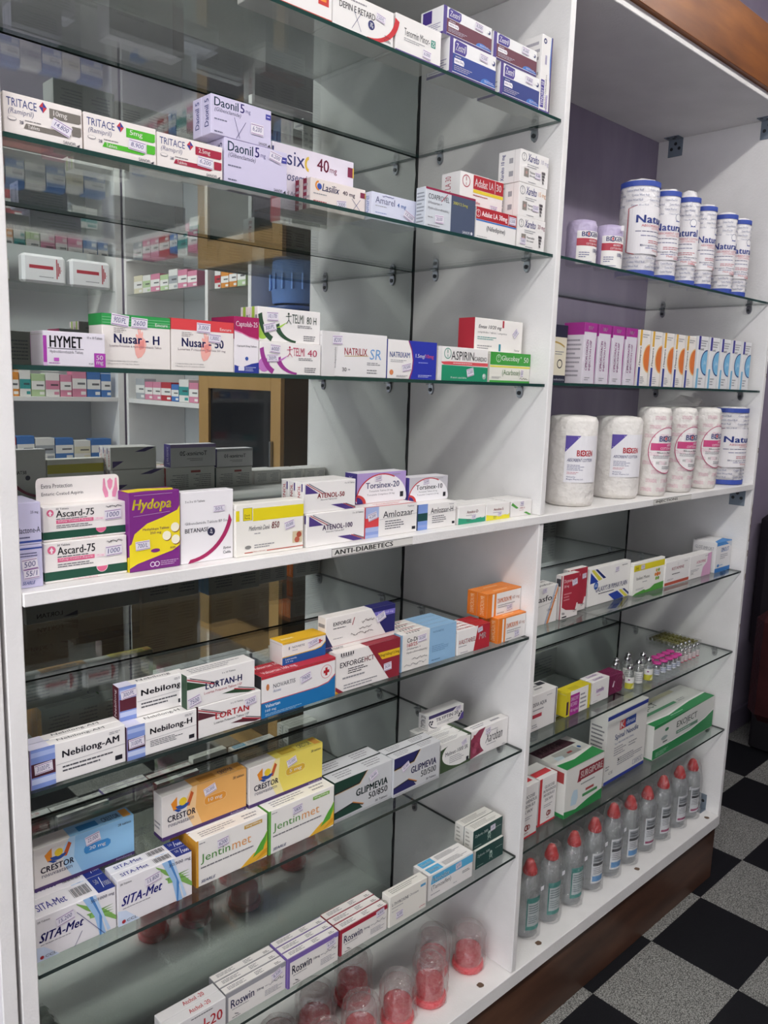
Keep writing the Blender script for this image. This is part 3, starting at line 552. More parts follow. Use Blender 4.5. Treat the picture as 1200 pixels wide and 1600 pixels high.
SP['nush'] = nus('Nusar - H', '#2f9a4e', 'Losartan Potassium & Hydrochlorothiazide Tablets', [(.25, .89, .023, .014, -6, '900/PL'), (.53, .86, .022, .013, -2, '2600')], 1)
SP['nus50'] = nus('Nusar - 50', '#d9454a', 'Losartan Potassium Tablets 50 mg', [(.5, .85, .021, .013, -2, '3,000'), (.68, .66, .019, .012, -3, '1,300/L')])
SP['capt'] = dict(c='#ebe6ea', f=[P([(0, .76), (0, 1), (1, 1), (1, .62), (.6, .66), (.3, .72)], '#a61f5c'), Band([(0, .74), (.3, .7), (.6, .64), (1, .6)], [(0, .76), (.3, .72), (.6, .66), (1, .62)], '#d78ab0'), T('Captolab-25', .06, .8, .94, .92, '#f6ecf2', 1), T('Captopril 25mg Tablets', .1, .46, .9, .5, '#55555b', 1), P([(0, 0), (1, 0), (1, .2), (.7, .17), (.3, .1), (0, .14)], '#2b3a94'), Ci(.5, .26, .035, '#3a5aa8'), R(.16, .04, .4, .11, '#e6e6f0'), L(.44, .03, .9, .12, 3, '#b8bede')], t=[R(0, 0, 1, 1, '#a61f5c')], l=[R(0, .6, 1, 1, '#a61f5c')])
def telmi(nm, ball, sw, tx, sts):
    return dict(f=[Ci(.07, .28, .22, ball), Ci(.09, .34, .1, '#f2eef0'), Ci(.085, .33, .085, ball), Band(arc(.3, .85, .3, .9, 185, 250), arc(.32, .9, .26, .8, 185, 250), sw), Band(arc(.62, .5, .36, .5, 180, 265), arc(.64, .56, .31, .5, 180, 262), sw), P([(.28, .42), (.46, .62), (.36, .44)], ball), Ci(.475, .86, .035, tx), Ln((.475, .82), (.475, .66), .0011, tx), Ln((.43, .78), (.52, .8), .0009, tx), Ln((.475, .68), (.44, .56), .001, tx), Ln((.475, .68), (.515, .56), .001, tx),
        T('TELMI', .53, .6, .72, .86, tx), T(nm, .77, .6, .93, .82, tx), L(.62, .46, .95, .56, 2, '#77767a', 5), L(.72, .08, .93, .26, 3, '#77767a', 6)], l=[R(.3, 0, .62, 1, ball), L(.7, .1, .95, .9, 2)], st=sts)
SP['tello'] = telmi('40', '#c07ac0', '#9a3a8e', '#b83a5e', [(.24, .79, .018, .012, -4, '6000'), (.2, .5, .02, .011, 3, '200/PL')])
SP['telup'] = telmi('80 H', '#a6cf52', '#2f4f38', '#3a4a3f', [(.22, .74, .02, .013, 2, '10,170'), (.18, .42, .022, .012, 14, '300/PL')])
SP['natri'] = dict(c='#e6e4e3', f=[P([(0, 0), (.18, 0), (.26, 1), (0, 1)], '#d9d7d6'), T('NATRILIX', .33, .5, .68, .66, '#b3303e', 1), Ln((.33, .47), (.7, .5), .0007, '#c4a04a'), T('SR', .72, .42, .92, .66, '#6f9fd0', 0, 1), L(.68, .28, .92, .36, 2, '#77767a', 2), T('30', .3, .12, .365, .21, '#3a3a42'), L(.39, .14, .44, .2, 1), TV('Indapamide', .18, .2, .21, .66, '#77767a'), L(.68, .08, .92, .2, 2, '#88878b', 8)], st=[(.22, .82, .02, .014, 2, '8200')])
SP['natrx'] = dict(f=[P([(.42, 1), (1, 1), (1, 0), (.46, 0), (.51, .25), (.52, .5), (.49, .75)], '#2a36a6'), Band([(.4, 1), (.47, .75), (.5, .5), (.49, .25), (.43, 0)], [(.42, 1), (.49, .75), (.52, .5), (.51, .25), (.46, 0)], '#8f2f62'), T('NATRIXAM', .04, .55, .44, .69, '#2d4c96', 1), L(.06, .42, .42, .5, 2), T('1.5mg/', .56, .54, .76, .67, '#e8e8f2', 1), T('10mg', .77, .54, .94, .67, '#e2596e', 1), L(.62, .42, .92, .47, 1, '#9aa2dc'), Ci(.08, .16, .07, '#d98a5a'), L(.62, .05, .95, .13, 2, '#c0c6ea'), L(.18, .04, .44, .1, 2)], l=[R(0, 0, 1, 1, '#303d9c')], st=[(.38, .3, .022, .012, 12, '19,500')])
SP['aspi'] = dict(f=[P([(.06, 0), (1, 0), (1, .44), (.06, .46)], '#1f8f68'), R(0, 0, .06, 1, '#e2e0de')]+cross(.17, .8, .16, '#3f8f78')+[P(arc(.94, .55, .9, .06, 180, 180, 1)+[(.2, .57), (1, .57), (1, .47), (.1, .47), (.07, .5)], '#d9565c'), L(.28, .5, .86, .55, 1, '#f6dada'), T('ASPIRIN', .24, .62, .7, .88, K, 0), T('CARDIO', .71, .62, .97, .75, K), Ci(.93, .16, .09, '#9fb5ac'), Ci(.92, .19, .05, '#d5dfda'), T('30 enteric coated tablets', .24, .07, .56, .13, '#e6efe9')], st=[(.63, .27, .019, .014, 14, '3,500')])
SP['gluc'] = dict(c='#ebe9df', f=[R(0, .58, 1, 1, '#3f9d3e'), R(0, .5, 1, .56, '#e6dd5a')]+cross(.2, .8, .13, '#d8ead4')+[T('Glucobay', .27, .68, .72, .9, '#f2f6ee', 1), T('50', .83, .7, .95, .88, '#f2f6ee', 1), Ring(.755, .86, .03, '#f2f6ee', .4), R(0, 0, 1, .07, '#3f9d3e'), T('(Acarbose)', .3, .2, .74, .44, '#4f7a44'), L(.05, .12, .3, .2, 2), Sq(.74, .1, .94, .2, '#3a3a3a', 5)], st=[(.79, .33, .008, .013, -6, '50')], t=[R(0, 0, 1, 1, '#d5dccd')])
SP['eneas'] = dict(c='#efebe6', f=[T('Eneas 10/20 mg', .07, .66, .56, .8, '#2f2a3a', 1, 1), R(.56, .76, .595, .98, '#b3303e'), T('comprimidos / tablets / comprimes', .06, .53, .66, .61, '#77767a'), L(.06, .34, .5, .46, 2, '#4f9a94'), R(.5, .03, .54, .25, '#2f8ea0'), T('Ferrer', .84, .06, .95, .12, K), L(.06, .06, .4, .2, 2)], l=[R(0, 0, 1, 1, '#b3303e')], st=[(.84, .62, .017, .012, 45, '12,000')])
SP['ald1'] = dict(c='#c9c5e2', f=[R(0, .9, 1, .94, '#3a4f9a'), L(.05, .72, .9, .84, 2, '#55557a'), T('SEARLE', .2, .08, .7, .16, '#3a4f9a', 1, 1)], st=[(.5, .56, .018, .014, 5, '500'), (.55, .34, .018, .013, 3, '55/1')])
SP['ald2'] = dict(c='#cdc9e4', f=[R(0, .05, 1, .1, '#3a4f9a'), T('dactone-A', .1, .28, .95, .42, '#23233a'), T('25 mg', .6, .72, .9, .8, '#44445a'), L(.05, .14, .8, .22, 1, '#55557a')])
def ascd(top):
    return dict(c='#efeae6', f=[R(.0, .06, 1, .28, '#21503f'), Ci(.085, .82, .1, '#dd6a8e'), P([(.06, .8), (.085, .89), (.11, .8), (.095, .8), (.095, .74), (.075, .74), (.075, .8)], '#f4ecec'), T('30 Tablets', .15, .9, .3, .95, '#44444c'), T('Ascard-75', .15, .68, .6, .88, K, 1), L(.15, .61, .6, .66, 1, '#44444c', 2), R(.15, .5, .59, .6, '#dd6a8e'), T('Safety Coated Aspirin', .17, .525, .57, .585, '#f6eaee', 1), R(.6, .51, .72, .59, '#f3dde4'), T('75 mg', .62, .53, .7, .575, '#dd6a8e'), L(.15, .36, .6, .47, 2, '#66666c', 3),
        Ci(.68, .27, .15, '#f1ece8'), P(arc(.68, .27, .065, .14, 180, 360), '#dd6a8e'), T('For Aspirin Therapy Saving', .33, .01, .62, .05, '#dd6a8e'), Sq(.74, .84, .94, .94, '#33333b', 8)], st=[(.83, .64, .022, .013, 3, '1000')], l=[R(0, .06, 1, .28, '#21503f')], b=[R(0, .06, 1, .28, '#21503f')])
SP['asc1'] = ascd(0); SP['asc2'] = ascd(1)
SP['hyd'] = dict(c='#7a2a80', f=[P([(.04, .36), (.1, .48), (.35, .6), (.65, .66), (.95, .74), (1, .8), (1, .28), (.85, .22), (.5, .16), (.15, .1), (0, .05), (0, .34)], '#efd92a'), T('Hydopa', .05, .74, .86, .91, '#f4e23a', 2, 1), Ln((.08, .7), (.8, .73), .0005, '#c9a4cc'), Ln((.1, .96), (.85, .965), .0005, '#c9a4cc'), T('Methyldopa Tablets', .26, .5, .78, .54, '#6a2a62', 1), T('250 mg', .4, .45, .62, .49, '#6a2a62', 1)]+[x for (u, v) in ((.73, .42), (.9, .52), (.91, .36)) for x in (Ci(u+.012, v-.012, .06, '#8a5a2a'), Ci(u, v, .06, '#f6f0d8'))]+[P(arc(.5, .245, .09, .025, 0, 360, 16), '#7a2a80'), T('POM', .8, .24, .9, .27, '#5a2a52'), Ring(.44, .07, .035, '#e9dcea', .3), Ring(.53, .07, .035, '#e9dcea', .3), L(.6, .04, .98, .11, 3, '#c9a4cc')],
    t=[P([(0, 0), (.35, .2), (.9, .1), (1, .6), (.4, .9), (0, .7)], '#efd92a')], l=[P([(.5, 0), (1, 0), (1, .2), (.6, .15)], '#efd92a')], st=[(.25, .33, .02, .012, 3, '700/L')])
SP['beta'] = dict(c='#efecee', f=[T('5 x 3 x 10 Tablets', .09, .85, .45, .88, '#33333b'), T('Glibenclamide Tablets BP 5mg', .08, .53, .92, .58, '#66666c'), T('BETANASE', .08, .43, .52, .49, '#2a2a38', 1), Ci(.57, .42, .06, '#2a2a48'), T('5', .555, .425, .585, .455, '#ffffff'), T('mg', .545, .39, .595, .415, '#ffffff'), Band(arc(.1, .75, .9, .75, 272, 345), arc(.1, .78, .83, .73, 275, 350), '#a8285e'), T('Zydus', .8, .14, .95, .18, K), T('Cadila', .8, .08, .95, .12, K)], st=[(.72, .74, .018, .009, 2, '50/L')], b=[T('BETANASE', .48, .5, .92, .57, '#2a2a38', 1), Ci(.45, .42, .05, '#2a2a48'), Band(arc(.1, .75, .9, .75, 272, 345), arc(.1, .78, .83, .73, 275, 350), '#a8285e')])
SP['metf'] = dict(c='#eeebe3', f=[R(0, .66, 1, .9, '#e4d21e'), R(0, .66, .24, .92, '#eeebe3'), R(0, .68, .05, .88, '#e4d21e'), R(.1, .68, .23, .92, '#3a3a30'), R(.105, .685, .225, .915, '#e4d21e'), T('Denk', .12, .76, .2, .8, K), T('Pharma', .12, .71, .2, .75, K), T('Metformin Denk', .18, .48, .5, .57, '#55555b', 0, 1), T('850', .51, .48, .63, .61, '#7a1f2a', 1, 1), L(.26, .4, .4, .44, 1), R(.83, .14, .98, .37, '#cfc1a0'), Ci(.93, .3, .06, '#a8503c'), Ci(.9, .2, .06, '#b8604a'), L(.26, .13, .6, .22, 2), R(.12, .06, .24, .075, '#b84a34'), R(.44, .06, 1, .075, '#b84a34'), T('Made in Germany', .25, .055, .42, .085, '#a84a3a'), P(arc(.17, .17, .045, .035, 0, 360, 16), '#8a8a86')], st=[(.78, .52, .018, .012, 14, '10,000')], b=[R(0, .62, 1, .86, '#cfc22a')]+[L(.08+.32*k, .1, .32+.32*k, .52, 7, '#77767a', k+2) for k in range(3)])
def aten(nm, col):
    f = [P([(.04, .93), (.04, .62), (.28, .62)], '#4d3a7e'), Ln((.06, .94), (.34, .62), .0011, '#b3303e'), Ln((.1, .95), (.4, .62), .001, '#333355'), P([(.52, .22), (.74, .22), (.98, .02), (.8, .02)], '#4d3a7e'), Ln((.76, .22), (1, .03), .0012, '#b3303e'), Ln((.8, .22), (1, .07), .001, '#333355'), T(nm, .26, .46, .78, .62, col, 2), T('Atenolol Tablets B.P.', .32, .38, .64, .43, '#44444c'), T('3 x 10 Tablets', .78, .87, .97, .92, '#44444c')]
    return dict(f=f, l=[TV('ATENOL', .25, .12, .6, .9, '#b3303e', 1), R(.75, .7, .92, .95, '#4d3a7e')], b=[R(0, .98, 1, 1, '#d9d6d2')]+[('p', [(1-u, 1-v) for u, v in f[0][1]], '#4d3a7e'), ('p', [(1-u, 1-v) for u, v in f[3][1]], '#4d3a7e')])
SP['at100'] = aten('ATENOL-100', '#3f2a52'); SP['at50'] = aten('ATENOL-50', '#b3303e')
def amz(nm, mid, edge, st=None, blue='#a9b8e0', blk=1):
    return dict(f=[R(.02, 0, .26, 1, blue), R(.02, .1, .26, .2, '#8fa2d8'), R(.02, .35, .26, .65, mid), R(0, 0, .02, 1, edge), T(nm, .34, .6, .92, .82, '#23232e', 0), L(.38, .2, .86, .52, 4, '#66666c', 3), R(.9, .1, .97, .2, '#26262e'), T('Tablets', .8, .88, .93, .93, '#66666c'), Ln((.27, .56), (1, .64), .0004, '#88888e')], l=[R(.0, 0, 1, 1, mid), L(.2, .1, .8, .9, 2, '#ded6dc')], st=st or [], b=[R(.3, .75, .5, .85, '#b85a5a'), L(.08, .1, .45, .7, 7), L(.55, .1, .92, .7, 7)])
SP['amlo'] = amz('Amlozaar', '#d8474c', '#c83f44', [(.14, .7, .02, .012, 14, '4,200')]); SP['amlo']['t'] = [R(0, 0, 1, .12, '#d8474c'), L(.3, .3, .9, .8, 2, '#d88a8a')]
SP['amloh'] = amz('Amlozaar-H', '#1f4a4a', '#2a3a6a', blue='#7f9bd8')
def tors(nm, c, nm2):
    return dict(c='#ebe8ec', f=[R(0, 0, 1, 1, c), P(arc(.5, .1, .52, .86, 0, 180, 20)+[(0, 0), (1, 0)], '#efedf0'), Band(arc(.5, .1, .52, .86, 60, 180, 16), arc(.5, .08, .5, .84, 60, 180, 16), '#c0303c'), R(0, 0, .1, .2, '#3f2f7a'), P(arc(0, 0, .18, .3, 0, 90)+[(0, 0)], '#c9403e'), P(arc(0, 0, .12, .22, 0, 90)+[(0, 0)], '#3f2f7a'), T(nm, .17, .48, .86, .68, NV if 'n' in nm2 else '#26262e', 1), T('Torsemide Tablets 20 mg', .24, .34, .72, .42, '#66666c'), T('Torsemide Comprimes 20 mg', .2, .22, .76, .3, '#66666c'), R(.88, .12, .95, .3, '#26262e'), L(.7, .88, .96, .94, 1)], l=[R(0, 0, 1, 1, '#4a3f8a'), TV('Torsinex', .2, .1, .6, .9, '#c4c0dc', 1)],
        st=[(.42, .8, .016, .009, 6, '22,000')], b=[T(nm, .2, .5, .8, .7, '#2a2a38', 1), L(.3, .25, .7, .4, 2), R(0, .85, 1, 1, c)])
SP['tor20'] = tors('Torsinex-20', '#b09ad0', 'n'); SP['tor10'] = tors('Torsinex-10', '#c4c2c8', 'k')
def small3(nm, c, u=.3):
    return dict(f=[P([(0, 0), (1, 0), (1, .3), (.5, .22), (0, .36)], c), T(nm, u, .56, .72, .72, '#8a3440', 1), L(.28, .42, .72, .5, 1), L(.3, .08, .46, .26, 2, '#4a5a54'), R(.84, .24, .96, .3, '#dfe6e0')], st=[(.55, .34, .012, .009, 0, '3,500')])
SP['amd'] = small3('Amdex-D', '#2f9a78'); SP['am5'] = small3('Amdex-5', '#e6dc3a')
SP['cin'] = dict(f=[P([(0, .75), (.06, .9), (.36, .52), (.25, .5)], '#5aa54a'), P([(.62, .2), (.74, .24), (1, .02), (.88, 0)], '#5aa54a'), T('UNIC-5', .42, .46, .66, .56, '#a8485a', 1), L(.4, .34, .7, .4, 1, '#b88a90')], st=[(.5, .8, .012, .009, 0, '900')])
def neb(nm, mid, st=None, sub=2):
    return dict(c='#f0edea', f=[R(0, 0, .25, 1, '#7f95d2'), R(0, .12, .25, .26, '#c2cdec'), R(0, .8, .25, .92, '#a9b9e4'), R(0, .3, .25, .64, mid), R(0, 0, .012, 1, '#8f86b4'), T(nm, .32, .55, .93, .8 if 'g' not in nm else .78, '#20202a', 2), Ln((.26, .46), (1, .5), .0004, '#88888e'), L(.32, .22, .88, .42, sub, '#55555b', 4), R(.88, .12, .96, .24, '#26262e'), L(.82, .84, .96, .92, 2)], t=[T(nm, .3, .3, .8, .75, '#33333b'), R(0, 0, .2, 1, '#e0def0')], l=[R(0, 0, 1, 1, mid), TV(nm, .25, .1, .7, .9, '#e2d6da')], st=[(.13, .5, .022, .013, 3, st)] if st else [])
SP['nebam'] = neb('Nebilong-AM', '#4f2434', '3100/PL'); SP['nebh'] = neb('Nebilong-H', '#43253a', '3100/PL', 4); SP['neb'] = neb('Nebilong', '#5a2432'); SP['neb']['st'] = [(.14, .78, .022, .012, 6, '300/PL')]
def lort(nm, c1, c2, st):
    return dict(f=[P([(0, .84), (0, .58), (.32, .58)], c2), Ln((.0, .9), (.38, .58), .0016, '#b3303e'), Ln((.04, .92), (.44, .58), .001, '#333333'), P([(.5, .2), (.7, .24), (.98, .05), (.9, .03), (.6, .16)], c2), Ln((.68, .26), (1, .06), .0016, '#b3303e'), Ln((.74, .28), (1, .11), .001, '#333333'), T(nm, .26, .46, .8, .66, c1, 2), T('Losartan Potassium Tablets USP', .24, .32, .8, .4, '#b3505a' if c1 == NV else '#33333b'), T('3 x 10 Tablets', .5, .82, .7, .87, '#44444c')], t=[L(.1, .2, .9, .8, 3)], l=[R(.5, 0, 1, 1, c2)], st=[st], b=[T(nm, .3, .2, .8, .4, '#55404a', 1), P([(0, .3), (0, .1), (.3, .1)], '#4a3f5a')])
SP['lort'] = lort('LORTAN', '#b3262e', '#5a2a34', (.82, .74, .02, .012, 8, '6200')); SP['lorth'] = lort('LORTAN-H', NV, '#2f4a34', (.1, .22, .02, .014, 14, '7500'))
SP['vals'] = dict(c='#ebe8e6', f=[P([(0, 0), (1, 0), (1, .55), (.9, .4), (.75, .36), (0, .36)], '#1f72ae'), R(0, .93, 1, 1, '#b8323e'), Band([(0, .36), (.75, .36), (.9, .4), (1, .55)], [(0, .38), (.75, .38), (.9, .43), (1, .59)], '#c45a60'), P(arc(.08, .72, .02, .08, 0, 360, 14), '#c47a4a'), T('NOVARTIS', .15, .66, .44, .76, '#55555f'), T('Access', .15, .56, .25, .63, '#7a86a8'), Ring(.87, .7, .17, '#d88a8e', .08), R(.855, .6, .885, .8, '#b3262e'), R(.83, .665, .91, .735, '#b3262e'), T('Valsartan', .05, .24, .24, .32, '#e8eef4', 1), T('160 mg', .05, .12, .19, .2, '#e8eef4', 1), L(.05, .03, .6, .1, 2, '#a8c8e0')], t=[R(0, 0, 1, 1, '#b8323e'), T('Valsartan 160 mg', .06, .2, .5, .75, '#f0d8da', 1)], l=[R(0, 0, 1, 1, '#2a2a2e')], st=[(.58, .7, .022, .013, 14, '7900')], b=[R(0, .6, 1, 1, '#2f5f88')])
SP['letr'] = dict(c='#ece8e2', f=[P([(0, 0), (1, 0), (1, .62), (.9, .42), (.75, .36), (0, .34)], '#1f5aa0'), Band([(0, .34), (.75, .36), (.9, .42), (1, .62)], [(0, .38), (.75, .4), (.9, .47), (1, .68)], '#d9b03a'), P(arc(.15, .72, .015, .08, 0, 360, 12), '#8a8a92'), T('NOVARTIS', .22, .68, .5, .78, '#55555f'), T('Access', .22, .56, .34, .63, '#7a86a8'), R(.83, .62, .88, .8, '#c43a40'), R(.79, .68, .92, .74, '#c43a40'), T('Letrozole', .07, .2, .32, .28, '#e8eef4', 1), T('2,5 mg', .07, .08, .24, .16, '#e8eef4', 1), R(0, .94, 1, 1, '#e0b02a')], t=[R(0, 0, 1, 1, '#e6b42c'), L(.1, .3, .5, .7, 1, '#f2dc9a')], st=[(.7, .72, .022, .01, 14, '72,000')])
SP['exh'] = dict(c='#ede8e4', f=[P([(.48, 1), (1, 1), (1, 0), (.83, 0)], '#8c2836'), P([(.64, .74), (1, .74), (1, .55), (.71, .55)], '#e0b82a'), T('10mg/160mg/12.5mg', .67, .6, .99, .69, '#3a2a20', 1), P([(0, .18), (0, 0), (.12, 0)], '#8c2836'), P([(0, .08), (0, 0), (.05, 0)], '#d9a02a'), T('EXFORGE', .06, .62, .42, .75, '#2a2230', 1), T('HCT', .43, .62, .58, .75, '#8c2836', 1), L(.18, .42, .5, .58, 3, K, 5), L(.1, .3, .6, .4, 1), T('NOVARTIS', .08, .86, .24, .92, '#77767e'), L(.12, .06, .72, .2, 2)]+[R(.07+.035*k, .9, .085+.035*k, .98, '#2a2a2e') for k in range(6)], t=[R(.46, 0, 1, 1, '#8c2836'), R(0, 0, .46, 1, '#e2dcd8')], l=[R(0, 0, .9, 1, '#e2dcd8')], st=[(.8, .33, .018, .014, 4, '34,500')])
SP['exf'] = dict(c='#ece7e2', f=[P([(.64, 1), (1, 1), (1, .14), (.86, .14)], '#2a2a66'), P([(.68, .86), (1, .86), (1, .7), (.72, .7)], '#7a70c0'), T('5 mg/160 mg', .74, .74, .97, .82, '#dcd8f0'), P([(0, .36), (.1, 0), (0, 0)], '#2a2a5a'), P([(0, .55), (0, .34), (.06, .1), (.1, .1)], '#32325e'), R(.0, .11, 1, .12, '#d08a8a'), T('EXFORGE', .1, .72, .35, .83, '#2a2230', 1), L(.1, .62, .36, .67, 1, K), Sq(.5, .6, .68, .78, '#4a3a34', 3), Sq(.46, .44, .64, .54, '#4a3a34', 9), Sq(.34, .28, .66, .42, '#4a3a34', 14), L(.1, .32, .3, .36, 1), T('NOVARTIS', .06, .02, .24, .08, '#66666e'), T('/', .36, .64, .4, .86, '#a83a40')], t=[R(.64, 0, 1, 1, '#2a2a66')], l=[L(.1, .1, .9, .9, 3)], st=[(.78, .68, .021, .014, 22, '32,200')])
SP['cod'] = dict(c='#e6e2dc', f=[R(.5, 0, 1, 1, '#8fb6d6'), R(0, 0, .02, 1, '#8fb6d6'), T('Co-Diovan', .1, .76, .42, .88, '#2a2a32', 1), T('160/25', .1, .64, .28, .74, '#b3303e', 1), T('(Valsartan +', .1, .54, .34, .61, '#44444c'), T('Hydrochlorothiazide)', .1, .44, .46, .51, '#44444c'), Sq(.2, .24, .46, .34, '#66666c', 5), Sq(.06, .1, .46, .2, '#66666c', 6), T('NOVARTIS', .56, .84, .76, .89, '#5a7a9c'), L(.55, .3, .9, .5, 4, '#6f94b8', 4), L(.55, .06, .8, .12, 1, '#5a7a9c')], t=[R(.5, 0, 1, 1, '#8fb6d6')]+[R(.1+.05*k, 0, .12+.05*k, .3, '#33333b') for k in range(5)]+[T('Co-Diovan', .12, .45, .4, .85, '#b3565e')], l=[R(0, 0, 1, 1, '#9abada')], st=[(.36, .8, .022, .013, 4, '30,200')])
SP['vast'] = dict(f=[P([(.62, 1), (1, 1), (1, 0), (.5, 0)], '#b02a36'), T('VASTAREL', .02, .42, .58, .6, '#a82a36', 1, 1), T('MR', .66, .42, .9, .66, '#f4eaea', 1, 1), L(.04, .3, .4, .38, 1), L(.1, .05, .45, .12, 1)], t=[P([(.55, 0), (1, 0), (1, 1), (.55, 1)], '#b02a36'), T('VASTAREL', .04, .2, .5, .8, '#b0565c', 1)], st=[(.68, .83, .014, .01, 10, '8,500')])
SP['dia1'] = dict(f=[R(0, .95, 1, 1, '#ec8a3a'), R(.2, 0, .26, 1, '#ec8a3a'), R(0, 0, .14, 1, '#e07a28'), T('DIAMICRON MR', .3, .52, .72, .72, '#e07a28', 1), T('60 mg', .74, .52, .96, .7, '#b08a80'), L(.32, .3, .9, .46, 2), L(.3, .06, .6, .14, 1)], t=[R(0, 0, 1, 1, '#ec8a3a'), L(.3, .3, .9, .7, 1, '#f4c090')], l=[R(0, 0, 1, 1, '#e8802e'), TV('DIAMICRON MR', .3, .1, .7, .9, '#f6d0a8')], st=[(.68, .22, .016, .012, 6, '6,200')])
SP['dia2'] = dict(SP['dia1']); SP['dia2']['st'] = [(.66, .24, .018, .012, 6, '6,200')]
def sita(mg, st):
    leaf = [Band([(.5, .95), (.62, .72), (.78, .5), (1, .2)], [(.5, .97), (.68, .76), (.85, .58), (1, .3)], '#7fae5a')]+[P([(.62+.02*k, .62-.01*k), (.97, .62-.07*k), (.66, .55-.02*k)], '#86b862' if k % 2 else '#6a9a4a') for k in range(4)]
    bl = [P([(.58, 1), (.66, 1), (.8, .45), (.86, 0), (.78, 0), (.72, .5)], '#9cc0e6'), P([(.66, 1), (.7, 1), (.82, .5), (.8, 0), (.78, 0), (.78, .5)], '#4f86c4'), P([(.7, 1), (.74, 1), (.86, .35), (.92, .05), (.88, .03), (.82, .4)], '#bcd4ee')]
    return dict(c='#e9e6e8', f=[P([(0, 0), (.28, 0), (.1, .3), (0, .34)], '#cfdcf0')]+leaf+bl+[T('SITA-Met', .04, .42, .6, .62, '#2a2a86', 2, 1), L(.06, .34, .6, .38, 1), T(mg+' mg', .68, .82, .98, .91, '#33334e'), T('28 Tablets', .03, .88, .18, .92, '#55555b'), Ci(.07, .08, .04, '#a8303a'), T('CCL', .11, .05, .24, .11, '#66666c')], t=[T('SITA-Met', .08, .3, .44, .7, '#2a2a86', 1), R(.78, 0, 1, 1, '#24327e'), T('50', .82, .5, .87, .8, '#f0f0f6', 1), Ln((.88, .2), (.91, .85), .0008, '#f0f0f6'), T(mg.split('/')[1], .91, .25, .99, .55, '#f0f0f6', 1)]+[R(.52+.016*k, .25, .52+.016*k+(.009 if k % 3 else .005), .8, '#33333b') for k in range(14)], st=[st])
SP['sit1'] = sita('50/1000', (.36, .76, .024, .014, 10, '15,200')); SP['sit2'] = sita('50/500', (.46, .75, .024, .014, 10, '13,800')); SP['sit1']['f'] += [Ln((.5, .78), (.84, 0), .0006, '#3a3a78'), Ln((.56, .3), (.46, 0), .0006, '#3a3a78')]
def cres(mg, c, c2, st):
    logo = [P([(.1, .78), (.17, .9), (.17, .62), (.13, .6)], '#e08a2a'), P([(.33, .92), (.36, .86), (.31, .6), (.27, .62)], '#c25a2a'), P(arc(.23, .74, .085, .16, 200, 340), '#2f4f96'), Ci(.235, .75, .09, '#e8c832'), P([(.13, .62), (.17, .62), (.22, .56), (.18, .54)], '#2f4f96')]
    return dict(c='#e2ddd8', f=[P([(.36, .06), (1, .06), (1, 1), (.34, 1), (.28, .8), (.28, .4)], c), P([(.36, .06), (.46, .06), (.38, .5), (.4, 1), (.34, 1), (.28, .8), (.28, .4)], c2), R(0, 0, 1, .085, '#4a3468')]+logo+[T('CRESTOR', .06, .38, .38, .52, '#23233e', 2), T('rosuvastatin', .07, .27, .36, .36, '#55556a'), P([(.48, .52), (.5, .46), (.72, .46), (.75, .52), (.75, .6), (.72, .66), (.5, .66), (.48, .6)], c2 if mg != '20 mg' else '#3f86c0'), P([(.485, .52), (.505, .47), (.715, .47), (.745, .52), (.745, .6), (.715, .65), (.505, .65), (.485, .6)], {'20 mg': '#3a86c4', '10 mg': '#e0963a', '5 mg': '#d9ae3a'}[mg]), T(mg, .53, .5, .7, .61, '#f6f2ee', 1), T('28 tablets', .83, .84, .97, .9, '#44444c'), T('AstraZeneca', .8, .015, .97, .06, '#c9bcd8')],
        t=[R(.35, 0, 1, 1, c), P([(.45, .2), (.65, .2), (.65, .75), (.45, .75)], {'20 mg': '#3a86c4', '10 mg': '#c98a3a', '5 mg': '#c9a83a'}[mg]), T('CRESTOR', .7, .25, .88, .7, NV, 1), P([(.9, .1), (.98, .1), (.98, .9), (.9, .9)], '#e0a04a')], l=[R(0, 0, 1, .085, '#4a3468'), L(.1, .2, .9, .4, 2)], st=[st])
SP['cr20'] = cres('20 mg', '#8fc0e4', '#b4d6ee', (.57, .78, .021, .014, 10, '22,000')); SP['cr10'] = cres('10 mg', '#e6ac62', '#ecc694', (.55, .8, .021, .013, 16, '30,000')); SP['cr5'] = cres('5 mg', '#e6d462', '#ece0a0', (.56, .8, .02, .013, 16, '15,000'))
def jent(edge, mg, st):
    return dict(c='#eeebe6', f=[R(0, 0, .03, 1, edge), P([(.78, .02), (1, .62), (1, .3), (.9, .02)], '#8fbf3a'), P([(.6, 0), (.8, .22), (.94, .26), (1, .4), (1, .05), (.9, .02)], '#e8b43a'), P([(.78, .12), (.9, .4), (1, .58), (.94, .22)], '#5aa53a'), P([(.82, .03), (.95, .2), (1, .22), (1, .12)], '#d99a2a'), T('Jentin', .06, .46, .46, .68, '#4f8f3a'), T('met', .49, .5, .76, .66, '#e0a060'), L(.06, .36, .8, .43, 1, '#77767a', 3), R(.66, .84, .92, .92, '#c9a04a' if edge != '#6ab04a' else '#7ab04a'), T(mg, .68, .855, .9, .905, '#f4f0e6', 1), T('SEARLE', .06, .07, .26, .13, '#2a3a6a', 1, 1), L(.04, .9, .16, .95, 1)], t=[L(.1, .2, .6, .8, 3), L(.7, .2, .95, .8, 2)], l=[R(0, 0, 1, 1, edge)], st=[st])
SP['jen1'] = jent('#e0a43a', '50mg/1000mg', (.36, .77, .02, .014, 5, '6200')); SP['jen2'] = jent('#6ab04a', '50mg/500mg', (.42, .8, .02, .014, 5, '5800'))
